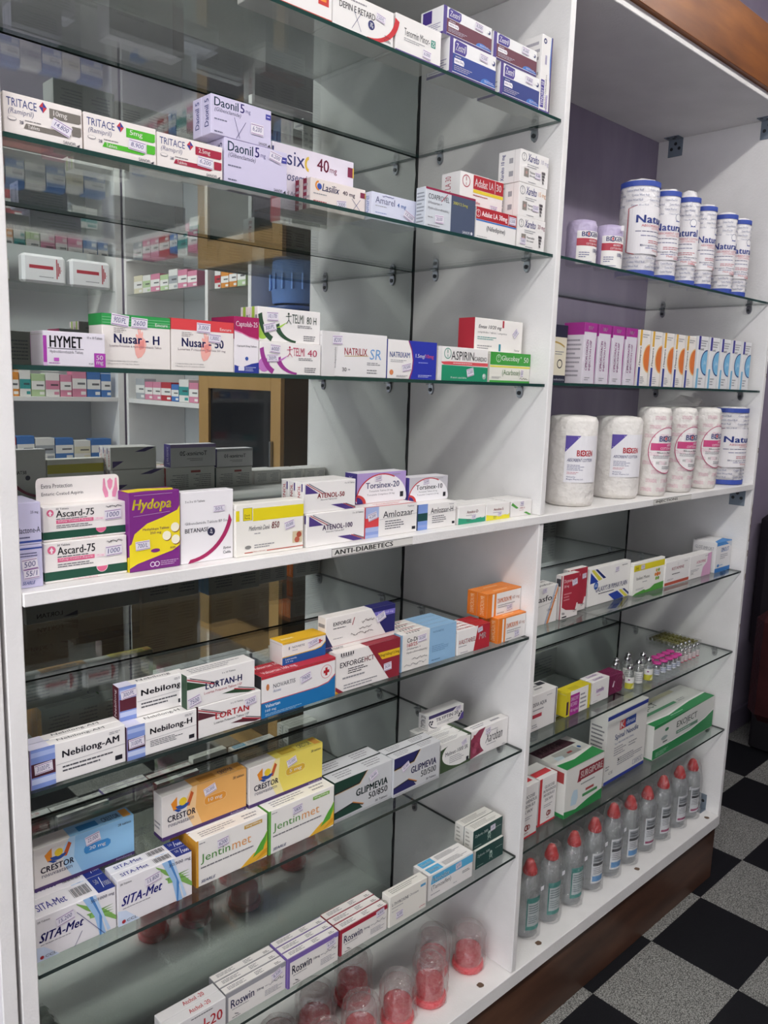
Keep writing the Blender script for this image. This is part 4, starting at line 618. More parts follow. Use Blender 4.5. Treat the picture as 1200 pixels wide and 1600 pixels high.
def glip(c, nm2, tc, st):
    return dict(c='#c6c8ca', f=[P([(0, .74), (.4, .78), (.52, 1), (0, 1)], c), Band([(0, .7), (.42, .74), (.55, 1)], [(0, .74), (.4, .78), (.52, 1)], '#2a2a2e'), Band([(0, .69), (.425, .73), (.56, 1)], [(0, .7), (.42, .74), (.55, 1)], '#c9a04a'), P([(0, .08), (.48, .1), (.4, .26), (.3, .3), (0, .22)], c), Band([(0, .22), (.3, .3), (.48, .16)], [(0, .25), (.32, .34), (.5, .18)], '#2a2a2e'), Band([(.3, .33), (.49, .18)], [(.31, .35), (.505, .19)], '#d08a4a'), R(0, 0, 1, .06, '#b6b8ba'), T('GLIPMEVIA', .36, .44, .92, .62, tc, 2), T(nm2, .58, .24, .92, .4, '#55585c', 1), T('30 Tablets', .7, .09, .92, .15, '#44444c'), L(.05, .01, .4, .05, 1)], t=[R(0, 0, 1, 1, '#d5d6d8'), L(.1, .2, .4, .8, 3), L(.6, .2, .9, .8, 3), R(0, .9, 1, 1, '#1f2a26')], l=[R(0, 0, 1, 1, c if c[1] == '1' else '#d0d2d4')], st=[st])
SP['gl85'] = glip('#1f3f34', '50/850', '#1f4a44', (.66, .8, .02, .013, 24, '34,000')); SP['gl50'] = glip('#2a2a5e', '50/500', '#26265a', (.24, .7, .02, .013, 24, '32,000'))
SP['melm'] = dict(c='#e6e5e1', f=[R(0, 0, 1, 1, '#3f5238'), P(arc(.78, .55, .72, .5, 100, 260, 18)+[(.96, .1), (.98, .95)], '#e9e8e4'), P([(.62, 1), (0, 1), (0, .8)], '#e9e8e4'), T('Melmet-1000 SR', .16, .52, .9, .66, '#44444c', 1), L(.3, .22, .8, .48, 4), R(.86, .08, .94, .22, '#26262e')], t=[R(.0, .0, .5, 1, '#e2e1dd'), R(.9, 0, 1, 1, '#3f5238'), L(.1, .2, .8, .8, 4)], st=[(.76, .78, .016, .01, 20, '14,500')])
SP['tily'] = dict(f=[P([(.0, 1), (0, .78), (.68, .78), (.8, 1)], '#3f3468'), P([(.84, 0), (1, 0), (1, .5), (.93, .4), (.9, .2)], '#5a4a8e'), Band(arc(.25, .55, .25, .5, 180, 265), arc(.27, .58, .25, .5, 180, 265), '#44444c'), T('TILYPTIN 20', .2, .46, .84, .68, '#26263a', 1), L(.24, .2, .76, .38, 2)]+[P([(u-.03, v), (u, v+.09), (u+.03, v), (u, v-.09)], '#26263a') for u, v in ((.04, .6), (.1, .56), (.08, .42), (.88, .42), (.93, .52), (.86, .3))], l=[TV('TYPTIN 20', .25, .1, .7, .9, '#26263a', 1)], st=[(.83, .86, .016, .009, 5, '8,900')])
SP['xaro'] = dict(f=[P([(0, 0), (.35, .12), (.27, .3), (.24, .6), (.37, .98), (.2, .95), (0, .7)], '#8e3a52'), P(arc(.62, .5, .38, .5, 120, 250, 12)+[(.62, .1), (.62, .9)], '#f0edeb'), Ci(.1, .25, .1, '#a8506a'), Ci(.2, .2, .09, '#7a2a42'), Ci(.14, .45, .1, '#a0485e'), Ci(.06, .5, .08, '#7a2a42'), Ci(.2, .62, .08, '#9a4058'), R(.06, .72, .1, .84, '#8e2a3a'), T('Xaroban', .38, .36, .86, .72, '#2a2a2e', 0, 1), L(.52, .74, .8, .8, 1), L(.42, .26, .8, .32, 1), T('tablets', .85, .05, .93, .09, '#55555b')], t=[L(.1, .2, .5, .8, 2), L(.6, .2, .95, .8, 1)], l=[R(0, 0, 1, .5, '#8e3a52')], st=[(.44, .8, .017, .012, 8, '16,500')])
SP['atch'] = dict(c='#dcdad9', f=[T('Atchol-20', .05, .36, .94, .7, '#b3262e', 1), L(.4, .85, .95, .92, 1, '#44444c'), L(.1, .1, .6, .2, 1)], t=[T('Atchol -20', .42, .3, .78, .75, '#b3262e', 1)])
def rosw(c, mg, st):
    return dict(c='#e8e4df', f=[R(0, .84, 1, 1, c), R(0, 0, .04, 1, c), T('Roswin', .08, .42, .46, .7, '#26264e', 1), T(mg, .5, .48, .62, .58, '#3a3a52', 1), L(.64, .5, .74, .56, 1), Sq(.72, .46, .97, .6, '#55555f', 4), L(.1, .34, .5, .38, 1, '#55555b'), L(.64, .16, .97, .38, 4, '#9a9aa0'), Ln((.14, .2), (.2, .14), .0012, '#33333b'), L(.1, .06, .3, .11, 1, '#33333b')], t=[L(.08, .3, .4, .8, 3, '#66666c', 2), L(.52, .25, .66, .8, 3, '#66666c', 3), L(.84, .2, .96, .55, 2, '#33333b', 5), R(0, .0, 1, .06, c)], l=[R(0, 0, 1, 1, c)], b=[R(0, .84, 1, 1, c)], st=[st])
SP['ros20'] = rosw('#9a9a9e', '20mg', (.84, .74, .02, .013, 20, '8,500')); SP['ros10'] = rosw('#7a63a8', '10mg', (.84, .74, .02, .013, 10, '6,500')); SP['ros5'] = rosw('#a3243a', '5mg', (.84, .84, .02, .013, 6, '4,800'))
SP['lthy'] = dict(c='#e6e3da', f=[T('L-THYROXINE', .06, .66, .5, .76, '#44444c', 1), T('Christiaens', .52, .68, .78, .76, '#55555b', 0, 1), R(.82, .78, .96, .86, '#5a9ac4'), L(.06, .56, .5, .62, 1), L(.06, .46, .3, .5, 1), Sq(.8, .1, .96, .18, '#b3404a', 3)], t=[L(.1, .2, .9, .8, 3, '#9a9890')], l=[Ring(.5, .7, .12, '#b8b4a8', .2)], st=[(.26, .3, .018, .014, 3, '4,500')])
SP['novo'] = dict(f=[P([(.05, .6), (1, .6), (1, .92), (.08, .92)], '#5ab0da'), T('Novodex', .09, .64, .46, .84, '#f0f6fa', 1), T('(Tamoxifen)', .07, .32, .5, .54, '#33333b'), L(.06, .16, .36, .24, 1), L(.76, .34, .94, .46, 2, '#44444c'), L(.56, .14, .68, .2, 1)], t=[R(.06, .1, .34, .9, '#5ab0da'), T('Novodex', .09, .3, .3, .7, '#f0f6fa', 1), L(.4, .2, .95, .8, 4, '#66666c')], st=[(.66, .77, .017, .013, 6, '8,500')])
SP['zyl1'] = dict(c='#e2e0d8', f=[R(0, 0, 1, 1, '#1f4440'), T('Zyloric-300', .06, .56, .5, .74, '#dfe8e4', 1), Ci(.55, .5, .1, '#b4c6be'), Ci(.55, .36, .13, '#8fa89e'), Ci(.55, .36, .08, '#1f4440'), Ln((.55, .4), (.5, .16), .0012, '#b4c6be'), Ln((.55, .4), (.6, .16), .0012, '#b4c6be'), Sq(.7, .56, .95, .64, '#c4d2cc', 2), L(.06, .1, .4, .18, 1, '#8fa89e')], t=[L(.1, .2, .9, .8, 4, '#9a9890')], l=[L(.2, .1, .7, .9, 4, '#a8a69c')])
SP['zyl2'] = dict(SP['zyl1']); SP['zyl2']['st'] = [(.66, .68, .016, .013, 3, '6,800')]
# right bay
SP['cream'] = dict(c='#e6dfc8', f=[R(0, 0, 1, .13, '#23263a'), R(0, .79, 1, 1, '#23263a'), Band(arc(.5, .5, .55, .22, 40, 140), arc(.5, .47, .55, .22, 40, 140), '#b89a52'), Ring(.78, .33, .08, '#2a2a2e', .25), L(.6, .48, .95, .56, 2), T('solutions', .6, .04, .97, .08, '#c4c4cc')])
def mag(): return dict(c='#d9d3dc', f=[R(0, .85, 1, 1, '#a0308a'), R(.0, .9, 1, .94, '#a0308a'), T('BRP', .3, .89, .7, .95, '#e6cfe2', 1), TV('CIPROFLOXACIN', .2, .22, .38, .72, '#a0308a', 1), TV('INJECTION USP', .48, .22, .66, .72, '#a0308a', 1), Band([(.98, .85), (.93, .5), (.98, 0)], [(1, .85), (1, .5), (1, 0)], '#a0308a'), L(.2, .05, .7, .12, 2)], l=[R(0, .8, 1, 1, '#a0308a'), L(.1, .1, .9, .75, 9, '#9a96a0')])
def lix(): return dict(c='#ebe6e0', f=[R(0, .72, .2, 1, '#d9a83a'), R(0, 0, .2, .34, '#33408e'), TV('Лixapara', .02, .36, .22, .7, '#26262e', 1), P(arc(1, .5, .62, .26, 90, 270, 16), '#e6b878'), P(arc(1, .5, .54, .235, 90, 270, 16), '#d9763c'), L(.25, .86, .95, .94, 2), L(.25, .04, .7, .18, 4)], l=[L(.2, .1, .8, .9, 4, '#b8b4ae')])
def blu(): return dict(c='#e6e6e6', f=[R(0, .74, .22, 1, '#3f3a8e'), R(0, 0, .2, .38, '#7ab4d4'), T('SAFE', .25, .73, .6, .77, '#33333b', 1), P(arc(1, .5, .66, .25, 90, 270, 16), '#2f4a86'), P(arc(1, .5, .58, .225, 90, 270, 16), '#7ab8dc'), Sq(.6, .4, .9, .6, '#cfe6f2', 3), L(.25, .8, .95, .94, 3), L(.25, .06, .7, .22, 3)], l=[L(.2, .1, .8, .9, 4, '#b8b4ae')])
SP['mag1'] = mag(); SP['lix1'] = lix(); SP['blu1'] = blu()
SP['spas'] = dict(c='#e8e6e2', f=[T('Spasfon', .0, .56, .94, .76, '#26262a', 1), P([(.55, 0), (.62, 0), (.98, 1), (.92, 1)], '#a8b4c4'), P([(.62, 0), (.7, 0), (1, .84), (1, .98)], '#dd8a52'), Sq(.62, .3, .8, .42, '#44444c', 2), Ln((.3, .5), (.95, .56), .0005, '#66666c')], t=[T('Spasfon', .3, .2, .9, .8, '#33333b')], st=[(.5, .9, .016, .01, 5, '5,500')])
def dic(): return dict(c='#e8e2de', f=[P([(.06, .28), (.06, 1), (1, 1), (1, .3), (.92, .3), (.84, .14), (.3, .2)], '#a83040'), T('Dicynone', .12, .8, .6, .9, '#f2dcdc'), T('250 mg', .12, .7, .4, .77, '#f2dcdc'), L(.14, .4, .6, .6, 3, '#d08a90'), T('Vifor', .08, .1, .26, .16, '#33333b'), T('OM', .74, .1, .92, .16, '#33333b'), R(.1, .03, .36, .06, '#33333b')], l=[R(.0, 0, 1, 1, '#ddd8d4'), R(.1, .75, .8, .92, '#44444c'), R(.85, 0, 1, 1, '#a83040')])
SP['dicy'] = dic(); SP['dicy']['st'] = [(.72, .8, .02, .014, 10, '9,500')]; SP['dicy2'] = dic(); SP['dicy2']['st'] = [(.82, .8, .016, .012, 4, '9,500')]
SP['galax'] = dict(c='#ebe9e4', f=[P([(.03, .74), (.03, .9), (.22, .62), (.03, .6)], '#24409a'), P([(.04, .96), (.1, .96), (.31, .66), (.23, .64)], '#d9cf4a'), P([(.13, .96), (.18, .96), (.4, .68), (.34, .67)], '#1f2f6e'), Ci(.17, .52, .1, '#2f5fb0'), Sq(.14, .46, .2, .58, '#dfe6f2', 4), T("GALAXY'S BUPIMAX PLAIN", .16, .34, .94, .48, '#24306e', 1), L(.24, .26, .8, .32, 1, '#33333b'), P([(.48, .2), (.7, .24), (.88, .02), (.64, .0)], '#24409a'), P([(.74, .25), (.8, .25), (.98, .02), (.9, .02)], '#d9cf4a'), P([(.83, .25), (.88, .25), (1, .1), (1, .04)], '#1f2f6e'), L(.78, .9, .98, .94, 1, '#33333b')], st=[(.66, .84, .016, .012, 3, '3,500')], l=[TV('GALAXY BUPIMAX', .2, .1, .6, .9, '#33407e', 1)])
SP['isos'] = dict(c='#ebe9e2', f=[R(0, .74, 1, .93, '#e0d02a'), R(.03, .74, .17, .93, '#d0c01a'), T('Denk', .06, .8, .14, .88, K), T('Isoket Mono', .1, .46, .52, .56, '#55554e'), L(.3, .34, .52, .4, 1)]+[Ci(.78+.07*math.cos(a), .5+.15*math.sin(a), .055, c) for a, c in zip((0, 1.05, 2.1, 3.14, 4.2, 5.2), ('#d98a3a', '#7fa83a', '#d0b04a', '#d98a3a', '#7fa83a', '#6a9a3a'))]+[Ci(.78, .5, .07, '#d9703a'), P([(0, 0), (1, 0), (1, .22), (.7, .2), (.55, .1), (.42, .08), (.36, .12), (.1, .06)], '#4f9a3c'), L(.1, .14, .4, .2, 2)], st=[(.27, .84, .018, .012, 2, '7,500')])
SP['keta'] = dict(f=[R(0, .04, 1, .16, '#b8503a'), T('KETAMINE', .26, .62, .76, .74, '#b0606a', 1), L(.28, .42, .76, .5, 1, '#33333b'), L(.1, .22, .4, .3, 2), L(.76, .86, .97, .92, 1), Ring(.5, .84, .05, '#c4b8b8')])
SP['atro'] = dict(f=[P([(.56, 0), (1, 0), (1, 1), (.82, .96), (.8, .6), (.62, .4)], '#dba8c8'), T('ATROPINE', .3, .62, .74, .74, '#c05a7a', 1), L(.06, .3, .5, .42, 2), T('SSC', .07, .2, .2, .28, '#33333b'), L(.7, .86, .97, .92, 1), L(.3, .5, .7, .56, 1)])
SP['bluebox'] = dict(c='#e4e2e2', f=[R(0, 0, 1, .14, '#2f7ac4'), R(.04, .88, 1, 1, '#3f8ad0'), P([(.62, .98), (1, .98), (1, .78)], '#c9ced6'), T('GENOLOT', .32, .66, .84, .8, '#3a6ab0', 1), L(.3, .42, .8, .6, 3), P(arc(.2, .22, .08, .05, 0, 360, 14), '#4f86c4'), L(.3, .2, .6, .25, 1, '#4f86c4')], l=[T('GLOT IMPORT', .1, .74, .9, .84, '#8a8a90'), T('REFILL LANCET', .1, .54, .8, .64, '#8a8a90')], t=[P([(0, 0), (1, 0), (1, .4), (.2, .2)], '#3f8ad0')])
SP['dexa'] = dict(f=[T('DEXA AQUA', .1, .66, .6, .78, '#33333b', 1), L(.1, .54, .7, .62, 1), R(.1, .36, .44, .46, '#b3404e'), L(.1, .08, .3, .2, 2), L(.6, .86, .9, .9, 1), R(.94, 0, .97, 1, '#33333b'), R(.98, 0, 1, 1, '#d5d2ce')], t=[L(.4, .3, .8, .8, 2), R(.7, .6, .95, .9, '#3a3a42')])
SP['diag'] = dict(c='#d6c62e', f=[R(.02, .08, .1, .62, '#4a2a42'), R(.16, .0, .9, 1, '#efece6'), R(.16, 0, .54, .84, '#a8308e'), T('DIASCORT', .19, .58, .5, .74, '#f0dcec', 1), T('RETARD', .19, .36, .46, .52, '#f0dcec', 1), T('40 mg/ml', .19, .1, .5, .26, '#f0dcec', 1), L(.58, .12, .86, .8, 4, '#8a8a90'), R(.9, 0, 1, 1, '#d6c62e')], t=[R(0, 0, 1, 1, '#d6c62e'), R(.25, .1, .6, .6, '#c2b22a')])
SP['lome'] = dict(f=[R(.24, .44, .72, .6, '#d9c4dc'), T('Lomefix', .28, .48, .68, .66, '#5a2f72', 1), L(.3, .3, .6, .36, 1, '#c06a9a'), L(.1, .08, .5, .12, 1)], t=[R(.2, .2, .8, .8, '#d9d0d8'), T('Lomefix', .25, .3, .75, .7, '#6a3a7e', 1)])
SP['maro'] = dict(c='#6e1f46', f=[P([(.2, .4), (.3, .36), (.42, .64), (.32, .7)], '#e6d8e0'), Ring(.75, .5, .5, '#85375c', .1), Ring(.75, .5, .34, '#85375c', .12)], t=[Ring(.5, .5, .45, '#85375c', .12)])
def redw(): return dict(f=[R(0, 0, .14, 1, '#c83a40'), R(0, 0, 1, .04, '#c83a40'), T('GLUCOSE', .3, .76, .86, .82, '#55555b', 1), T('INTRAVENOUS', .24, .67, .94, .73, '#55555b', 1), T('INFUSION B.P.', .26, .58, .9, .64, '#55555b', 1), T('25% W/V', .34, .48, .8, .54, '#55555b', 1), L(.3, .34, .86, .42, 2), Ring(.58, .2, .06, '#8a3a34', .45), Ring(.66, .2, .05, '#8a3a34', .4), L(.5, .09, .74, .12, 1, '#8a3a34')], t=[R(0, .2, .9, .5, '#d2464c')], l=[R(0, 0, 1, .04, '#c83a40')])
SP['red1'] = redw(); SP['red2'] = redw()
SP['surg'] = dict(c='#e0dfd9', f=[P([(0, 0), (1, 0), (1, .22), (.6, .16), (.3, .08), (0, .14)], '#2f8a4a'), R(0, 0, 1, .05, '#2f8a4a'), R(.34, .64, 1, .86, '#8e2f3a'), P([(.3, .62), (.36, .88), (.4, .62)], '#8e2f3a'), T('SURGIPORE', .38, .68, .97, .82, '#f0e6e2', 2), L(.4, .52, .96, .58, 1, '#8a8a8a'), P([(.16, .2), (.3, .18), (.34, .3), (.32, .48), (.22, .5), (.17, .38)], '#bcd2de'), R(.54, .36, .76, .41, '#a84a4a'), R(.46, .26, .86, .32, '#4a8f58'), Ln((0, 1), (1, 1), .001, '#8a8a86')],
    t=[P([(0, 0), (1, 0), (1, .32), (.4, .2), (0, .26)], '#2f8a4a'), P([(0, .66), (.9, .66), (.8, 1), (0, 1)], '#4a2a34'), T('SURGIPORE', .06, .72, .6, .92, '#8a6a70', 1), R(.2, .36, .76, .62, '#b4b4ae'), P([(.14, .36), (.3, .34), (.34, .46), (.16, .52)], '#d8e6ea'), Ci(.82, .5, .05, '#2f5f9a'), R(.48, .44, .6, .5, '#a84a4a')], l=[R(0, 0, 1, .08, '#2f8a4a'), R(.6, .7, .95, .92, '#a84040'), L(.1, .2, .5, .6, 4)])
SP['spin'] = dict(c='#e4e2dc', f=[R(0, .93, 1, .985, '#2f3f96'), R(0, 0, 1, .05, '#2f3f96'), R(.3, .72, .7, .85, '#2f4a96'), R(.3, .72, .44, .85, '#c8403e'), T('K', .32, .735, .42, .835, '#f2eeee', 1), T('dimax', .46, .755, .68, .82, '#dfe4f2', 1), T('Spinal Needle', .2, .58, .78, .68, '#2f4a86', 1), T('Type: BRAUN BLUNT SPINAL', .2, .52, .68, .555, '#6a7a9c'), L(.2, .36, .52, .5, 4), L(.56, .4, .8, .48, 2), L(.3, .2, .94, .32, 4, '#8a8a90', 4), Ci(.33, .28, .016, '#2a2a2e'), R(.7, .085, .95, .155, '#55607e'), R(.706, .09, .944, .15, '#e4e2dc'), T('25PCS', .74, .1, .92, .14, '#44507a', 1), T('CE', .1, .13, .2, .17, '#66666c'), L(.02, .2, .12, .28, 2)], l=[L(.1, .4, .9, .85, 8, '#77767a')], t=[R(0, 0, 1, .2, '#e9e7e2')])
SP['exoj'] = dict(c='#dcdcd6', f=[P([(0, .02), (.0, .3), (.3, .28), (.6, .3), (.85, .42), (1, .56), (1, .02)], '#2f8a50'), P([(0, .9), (.3, .93), (.6, .97), (1, 1), (0, 1)], '#2f8a50'), Band([(0, .3), (.3, .28), (.6, .3), (.85, .42), (1, .56)], [(0, .335), (.3, .315), (.6, .335), (.85, .455), (1, .6)], '#f0f0ea'), T('EXOJECT', .36, .56, .7, .8, '#55605a', 1), R(.36, .42, .72, .52, '#6a8f78'), L(.38, .44, .7, .5, 1, '#cfdcd2'), P(arc(.2, .74, .03, .05, 0, 360, 14), '#3f8a5a'), P(arc(.17, .52, .05, .06, 0, 300, 14), '#9aa8a4'), R(.15, .38, .22, .42, '#66706c'), L(.05, .06, .25, .2, 3, '#a8cfb4')],
    t=[P([(0, 0), (1, 0), (1, .28), (.7, .26), (.3, .14), (0, .2)], '#2f8a50'), P([(0, .2), (.3, .14), (.7, .26), (1, .28), (1, .34), (.7, .31), (.3, .19), (0, .25)], '#f0f0ea'), T('EXOJECT', .05, .58, .42, .82, '#55605a', 1), R(.05, .42, .6, .52, '#5a9a72'), R(.3, .84, .8, .98, '#c9c6a8'), L(.64, .42, .78, .54, 2), L(.3, .06, .6, .13, 1, '#a8cfb4')], l=[L(.1, .3, .8, .8, 5), R(0, 0, 1, .03, '#2f8a50')])
# ------------------------------------------------------------------ what each carton looks like and where it stands
LB = {
'redsq': 'white carton with red base edge and red square, cut by the top of the frame',
'depin': 'white carton with a red corner swoosh, on the topmost glass shelf',
'tenormin': 'white carton with small teal square and purple base, left of the stacked blue cartons',
'zest3': 'left navy carton under a maroon one, topmost glass shelf', 'zest4': 'right navy carton under a maroon one, topmost glass shelf',
'zest1': 'left maroon carton lying on a navy one, topmost shelf', 'zest2': 'right maroon carton lying on a navy one, topmost shelf',
'tenoret': 'narrow upright white carton with purple edge, at right end of topmost shelf',
'tri10': 'white carton with a brown 10mg band, left end of second shelf', 'tri5': 'white carton with a bright green 5mg band', 'tri2': 'white carton with a crimson 2.5mg band',
'daolow': 'lower lilac carton with grey lettering and purple 5, standing on the glass', 'daoup': 'upper lilac carton with crossed pen lines, raised on another lilac one',
'lasixbig': 'large pale carton lettered 40 mg, behind the small pinkish carton', 'lasilix': 'small pinkish-white carton lettered 40 mg with orange crescents',
'amarel': 'pale blue carton lettered 4 mg with a blue square', 'coap': 'half grey half slate carton with a maroon top stripe',
'adlow': 'white carton with red top band and blue line, under a similar one', 'adup': 'white carton with red and yellow bands, resting on another red-banded carton',
'xlow': 'bottom of three stacked white 20 mg cartons, second shelf right end', 'xmid': 'middle of three stacked white cartons, lettered 15 mg', 'xtop': 'top of three stacked white cartons, lettered 10 mg',
'hymet': 'small white carton with a magenta 50 mg corner', 'nush': 'white carton with green top band and pink heart', 'nus50': 'white carton with red top band and pink heart',
'capt': 'narrow upright carton in magenta, white and blue', 'tello': 'white carton with a purple ball, under the green-ball carton', 'telup': 'white carton with a green ball, on the purple-ball carton',
'natri': 'plain off-white carton lettered in red with blue SR', 'natrx': 'carton half white half royal blue, lettered 1.5mg/10mg', 'aspi': 'white and green carton with a red stripe and large black capitals',
'gluc': 'white carton with broad green top band and yellow line', 'eneas': 'white carton with a red end panel, resting on the green-banded carton',
'ald1': 'lower lilac carton half hidden by the left post', 'asc1': 'lower white carton with dark green band and pink tablet', 'asc2': 'upper white carton with dark green band and raised card flap',
'hyd': 'upright purple and yellow carton with pictured tablets', 'beta': 'tall white carton with a magenta corner arc', 'metf': 'white carton with a broad yellow band, lettered 850',
'at100': 'lower white carton with purple and red diagonal stripes, lettered 100', 'at50': 'upper white carton with purple and red diagonal stripes, lettered 50',
'amlo': 'white carton with blue panel crossed by a red square', 'tor20': 'white carton with lilac surround and red arc, lettered 20', 'amloh': 'white carton with blue panel crossed by a dark green square',
'tor10': 'white carton with grey surround and red arc, lettered 10', 'amd': 'small white carton with a teal base', 'am5': 'small white carton with a yellow base', 'cin': 'small white carton with green diagonal corners, by the divider',
'nebam': 'large white carton with blue and dark plum end panel, against the left post', 'nebh': 'white carton with blue and plum end panel, under a similar upper carton', 'neb': 'upper white carton with blue and maroon end panel',
'lort': 'lower white carton with maroon diagonal stripes and red capitals', 'lorth': 'upper white carton with green diagonal stripes and navy capitals',
'vals': 'large white carton with red top, blue base and red cross', 'letr': 'small carton with yellow top and blue base, on the red-topped carton',
'exh': 'white and dark red carton with a yellow dose band', 'exf': 'white and navy carton on top of the dark red one',
'cod': 'carton half cream half sky blue, front of its row', 'vast': 'white carton with slanted red right half, front of its row', 'dia1': 'lower orange-ended white carton by the divider', 'dia2': 'upper orange-ended white carton by the divider',
'sit1': 'white carton with blue and green wisps, lettered 50/1000, left end', 'sit2': 'white carton with blue and green wisps, lettered 50/500', 'cr20': 'sky blue 20 mg carton with purple base line', 'jen1': 'white carton with green and yellow leaf and an orange edge',
'jen2': 'white carton with green and yellow leaf and a green edge', 'cr10': 'orange 10 mg carton with purple base line', 'cr5': 'yellow 5 mg carton with purple base line', 'gl85': 'silver grey carton with dark green corner panels', 'gl50': 'silver grey carton with navy corner panels',
'melm': 'small white carton with olive green corners', 'tily': 'white carton with purple top and dark diamonds, raised on the olive one', 'xaro': 'white carton with a maroon pebbled end, beside the divider',
'atch': 'plain pale carton with red lettering, cut by the bottom of the frame', 'ros20': 'white carton with a grey edge, lettered 20mg, lowest glass shelf', 'ros10': 'white carton with a purple edge, lettered 10mg, lowest glass shelf', 'ros5': 'white carton with a crimson edge, lettered 5mg, lowest glass shelf',
'lthy': 'plain cream carton with faint relief between red-edged and blue-banded cartons', 'novo': 'white carton with a sky blue title band, lowest glass shelf', 'zyl1': 'lower dark green carton at right end of lowest glass shelf', 'zyl2': 'upper dark green carton at right end of lowest glass shelf',
'cream': 'cream and black upright carton half hidden by the divider',
'spas': 'white carton with grey and orange diagonal, half hidden by the divider', 'dicy': 'front red and white upright carton with price sticker', 'dicy2': 'rear red and white upright carton, behind the front red one',
'galax': 'wide white carton with blue and yellow diagonal corners', 'isos': 'white carton with yellow top band and green base', 'keta': 'white carton with a brown stripe near its base', 'atro': 'white carton with a pink right side', 'bluebox': 'blue and white square carton at the right end',
'dexa': 'white carton with small red bar, half hidden by the divider, vial shelf', 'diag': 'yellow carton with a magenta title panel', 'lome': 'small white carton with a mauve title oval', 'maro': 'small maroon carton with paler rings',
'red1': 'white upright carton with red edge, half hidden by the divider', 'red2': 'white upright carton with red edge, against the green mask box', 'surg': 'green, white and maroon face mask box', 'spin': 'tall white box with blue top and bottom lines', 'exoj': 'long white box with sweeping green bands'}
GRP = {'zest': 'maroon and navy cartons', 'ros': 'edge-striped cartons on the lowest glass shelf'}
ORD = ('second', 'third', 'fourth')
def short(l): return l.split(',')[0]
def copy_thing(o, loc, label, group=None, kids=False):
    c = o.copy(); C.objects.link(c); c.location = loc; c['label'] = label
    if group: c['group'] = group
    if kids:
        for ch in list(o.children):
            g = ch.copy(); C.objects.link(g); g.parent = c
            for q in list(ch.children):
                h = q.copy(); C.objects.link(h); h.parent = g
    return c
MADE = {}
for k, (x, y, z, a, w_, d_, h_, n) in B.items():
    if k in ('mag1', 'mag2', 'mag3', 'mag4', 'lix1', 'lix5', 'blu1', 'blu5'): continue
    g = ('queue of ' + short(LB[k]))[:60] if n > 1 else None
    o = carton('medicine_carton' if k not in ('surg', 'spin', 'exoj') else 'supply_box', SP[k], w_, d_, h_, (x, y, z+.0003), a, LB[k], 'box', g); MADE[k] = o
    for j in range(1, n):
        lab = ORD[j-1]+' deep behind the '+short(LB[k])
        wds = lab.split()
        if len(wds) > 16: lab = ' '.join(wds[:16])
        copy_thing(o, (x-math.sin(a)*j*(d_+.0009), y+j*(d_+.0009), z+.0003), lab, g)
# upper lilac carton and the raised card flap
x, y, z, a, w_, d_, h_, n = B['ald1']
carton('medicine_carton', SP['ald2'], w_, d_, .050, (x, y, z+h_+.0007), a, 'upper lilac carton half hidden by the left post', 'box')
x, y, z, a, w_, d_, h_, n = B['asc2']
b = MB(); fl = [(0, 0), (w_, 0)]+[(w_-.006+.006*math.cos(t), .027+.006*math.sin(t)) for t in (0, .5, 1.05, 1.57)]+[(.006-.006*math.sin(t), .027+.006*math.cos(t)) for t in (0, .5, 1.05, 1.57)]
b.poly([(u, 0, v) for u, v in fl], mat('#efeae6')); b.poly([(u, .0006, v) for u, v in fl[::-1]], mat('#e2ddd8'))
for i in range(len(fl)):
    p, q = fl[i], fl[(i+1) % len(fl)]; b.poly([(p[0], 0, p[1]), (p[0], .0006, p[1]), (q[0], .0006, q[1]), (q[0], 0, q[1])], mat('#efeae6'))
hands = [P([(.82, .1), (.86, .12), (.86, .3), (.83, .55), (.82, .85), (.8, .85), (.79, .4)], '#e08fae'), P([(.95, .1), (.91, .12), (.91, .3), (.94, .55), (.95, .85), (.97, .85), (.98, .4)], '#e08fae'), P([(.85, .75), (.885, .86), (.92, .75), (.91, .5), (.885, .38), (.86, .5)], '#e58fb0')]
printing(b, [T('Extra Protection', .06, .6, .42, .76, '#44444c'), T('Enteric Coated Aspirin', .06, .28, .55, .45, '#44444c')]+hands, lambda u, v, e: (u*w_, -e, v*.033), w_, .033)
o = b.build('display_flap', MADE['asc2'], (0, d_*.32, h_+.0002)); tag(o, 'raised card flap with pink hands')
# ------------------------------------------------------------------ upright cartons of the right bay
def row(first, spec, xs, y, z, w_, d_, h_, labs, group, dy=None):
    o = None
    for i, (x, lb) in enumerate(zip(xs, labs)):
        loc = (x, y+(dy[i] if dy else 0), z+.0003)
        if o is None: o = carton('syrup_carton', SP[spec], w_, d_, h_, loc, 0, lb, 'box', group)
        else: copy_thing(o, loc, lb, group)
zr2 = ZS['R2']
for nm, spec, x0, pit, n, wf, hh, adj, g in (('magenta-topped', 'mag1', 1.147, .0553, 4, .84, .1255, 'magenta topped upright carton', 'magenta topped cartons'),
        ('orange', 'lix1', 1.372, .0562, 5, .80, .1255, 'upright carton with orange half disc', 'cartons with orange discs'), ('blue', 'blu1', 1.657, .0655, 5, .78, .129, 'upright carton with blue half disc', 'cartons with blue discs')):
    ords = ['leftmost', 'second from left', 'third from left', 'fourth from left', 'rightmost'] if n == 5 else ['leftmost', 'second from left', 'third from left', 'rightmost']
    row(None, spec, [x0+pit*i for i in range(n)], .022, zr2, pit*wf, .05, hh, ['%s, %s of the %s on its shelf' % (adj, q, 'five' if n == 5 else 'four') for q in ords], g)
